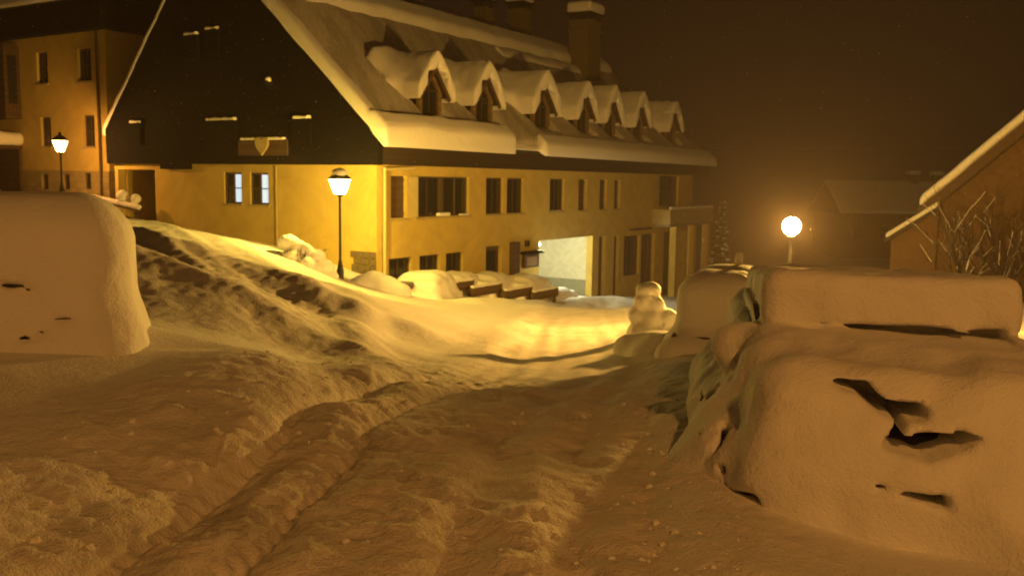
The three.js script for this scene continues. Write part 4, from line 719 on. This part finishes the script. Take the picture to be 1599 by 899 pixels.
// ------------------------------------------------------------------ houses at the right
{
  const H = thing('stone_house', 'dim stone house at right with one steep snowy verge over its gable', 'house', [18.75, -0.41, -41.9], -0.46); H.scale.setScalar(1.25);
  const y0 = -5, k = 0.97; // gable wall towards the road, ridge running away from it
  const g = wallGeo([[0, y0], [9, y0], [9, 1.0], [4.5, 1.0 + 4.5 * k], [0, 1.0]], [[3.3, 4.2, 0.6, 2.0]], 0.4); g.translate(0, 0, -0.4); part('wall', g, M.houseWall, H);
  part('wall', [bx(0, 0.4, y0, 0.98, -9, -0.41), bx(8.6, 9, y0, 0.98, -9, -0.41)], M.houseWall, H);
  win(H, 0.9, 1.4, V(3.75, 0.6, -0.2), 0, { leaves: 2, rows: 2 });
  const sl = (x0, yA, x1, yB, th, z0, z1) => bar(V(x0, yA, (z0 + z1) / 2), V(x1, yB, (z0 + z1) / 2), z1 - z0, th);
  part('roof', [sl(-0.3, 0.86, 4.5, 0.86 + 4.8 * k, 0.2, -9, 0.4), sl(4.52, 0.86 + 4.8 * k, 9.3, 0.86, 0.2, -9, 0.4)], M.tile, H);
  part('barge_board', sl(-0.3, 0.68, 4.5, 0.68 + 4.8 * k, 0.34, 0.402, 0.48), M.brownWood, H); part('barge_board', sl(4.52, 0.68 + 4.8 * k, 9.3, 0.68, 0.34, 0.402, 0.48), M.brownWood, H);
  part('roof_snow', blob((x, y, z) => { const q = Math.abs(x - 4.5), h = (y - (0.98 + (4.8 - q) * k)) / 1.393; return smax(Math.abs(h - 0.1 - 0.05 * fbm(x, y, z, 2)) - 0.15, Math.max(q - 4.85, z - 0.55, -8.8 - z), 0.14); }, [-0.9, 0.3, -9.3], [9.9, 6.8, 1], 0.12), M.roofSnow, H);
  // lean-to lower down at its left
  const w2 = wallGeo([[-1.2, y0], [0.3, y0], [0.3, 0.82], [-1.2, -0.28]], [], 0.3); w2.translate(0, 0, 0.004); part('wall', w2, M.houseWall, H);
  part('wall', bx(-1.2, -0.9, y0, -0.3, -5, 0), M.houseWall, H);
  part('lean_to_roof', sl(-1.4, -0.32, 0.35, 0.94, 0.12, -5, 0.7), M.tile, H);
  part('roof_snow', blob((x, y, z) => { const h = (y + 0.25 - 0.72 * (x + 1.4)) / 1.23; return smax(Math.abs(h - 0.06) - 0.09, Math.max(-1.4 - x, x - 0.34, z - 0.72, -4.9 - z), 0.08); }, [-1.8, -0.8, -5.2], [0.7, 1.5, 1.1], 0.08), M.roofSnow, H);
  shade(H);
}
{
  const H = thing('distant_house', 'faint distant house with two snow capped chimneys beyond the glaring lantern', 'house', [43, 0, -103], 0.12);
  { const e = wallGeo([[-7, -9], [0, -9], [0, -1.4], [-3.5, 1.75], [-7, -1.4]], [], 16); e.rotateY(Math.PI / 2); e.translate(-7, 0, -7); part('wall', e, M.houseWall, H); }
  for (const x of [-5, -2, 1, 4]) win(H, 1, 1.4, V(x, -4.2, 0.06), 0, { leaves: 2, rows: 2 });
  const R = []; for (const q of [[-7.5, -1.4, 0.6], [9.5, -1.4, 0.6], [9.5, -1.4, -7.6], [-7.5, -1.4, -7.6], [-7.3, 2, -3.5], [9.3, 2, -3.5]]) R.push(V(...q));
  part('roof', boxUV(plain(new ConvexGeometry(R))), M.tile, H);
  part('roof_snow', blob((x, y, z) => { const top = 2.35 - 0.83 * Math.abs(z + 3.5); return smax(smax((y - top - 0.12 * fbm(x, 1, z, 2)) / 1.3, (top - 0.42 - y) / 1.3, 0.1), Math.max(Math.abs(x - 1) - 8.5, Math.abs(z + 3.5) - 4.2), 0.2); }, [-8, -2, -8.2], [10, 3, 1.2], 0.22), M.roofSnow, H);
  for (const x of [3.05, 5.95]) { const c = part('chimney', bx(x - 0.5, x + 0.5, 0.8, 2.95, -4, -3), M.stoneB, H); part('snow_cap', blob((a, y, z) => sdBox(a, y, z, x, 3.2, -3.5, 0.65, 0.27, 0.65, 0.18), [x - 0.9, 2.8, -4.4], [x + 0.9, 3.7, -2.6], 0.08), M.roofSnow, c); }
  shade(H);
}
// ------------------------------------------------------------------ clods thrown up along the wheel tracks
{
  const base = new THREE.IcosahedronGeometry(1, 2), p = base.attributes.position; for (let i = 0; i < p.count; i++) { const k = 1 + 0.45 * n3(p.getX(i) * 1.7 + 3, p.getY(i) * 1.7, p.getZ(i) * 1.7); p.setXYZ(i, p.getX(i) * k, p.getY(i) * k * 0.7, p.getZ(i) * k); } base.computeVertexNormals();
  const N = 260, m = new THREE.InstancedMesh(base, std(0.78, 0.77, 0.74, 0.85), N), q = new THREE.Object3D();
  for (let i = 0; i < N; i++) {
    const z = -3.2 - 5.5 * Math.pow(rnd(), 1.3), c = z > -7 ? -0.7 + (-3.7 - z) * 0.1 : -0.35 + (-7 - z) * 0.18, x = c + (rnd() < 0.3 ? rr(-1.6, 1.6) : (rnd() < 0.5 ? -1.6 : 1.5) + rr(-0.4, 0.4)), r = 0.006 + 0.02 * Math.pow(rnd(), 3);
    q.position.set(x, ground(x, z)[0] - r * 0.1, z); q.rotation.set(rr(0, 6), rr(0, 6), rr(0, 6)); q.scale.setScalar(r); q.updateMatrix(); m.setMatrixAt(i, q.matrix);
  }
  m.name = 'snow_clods'; m.castShadow = m.receiveShadow = true; m.userData = { kind: 'stuff', label: 'small clods of broken snow along the wheel tracks' }; scene.add(m);
}
{ // flakes in the air, thickest in view round the bright lantern
  const g = new THREE.IcosahedronGeometry(1, 0), N = 4500, m = new THREE.InstancedMesh(g, M.flake, N), q = new THREE.Object3D();
  for (let i = 0; i < N; i++) {
    const z = -9 - 40 * rnd(), w = 0.62 * -z; q.position.set(rr(-w, w), rr(-3, 7), z); if (q.position.y < gy(q.position.x, z) + 0.1) q.position.y += 4;
    q.rotation.set(rr(0, 6), rr(0, 6), 0); const r = rr(0.0018, 0.0036); q.scale.set(r, r * rr(1, 2.2), r); q.updateMatrix(); m.setMatrixAt(i, q.matrix);
  }
  m.name = 'falling_snow'; m.castShadow = m.receiveShadow = true; m.userData = { kind: 'stuff', label: 'snowflakes falling through the lamplight' }; scene.add(m);
}
renderer.render(scene, camera);
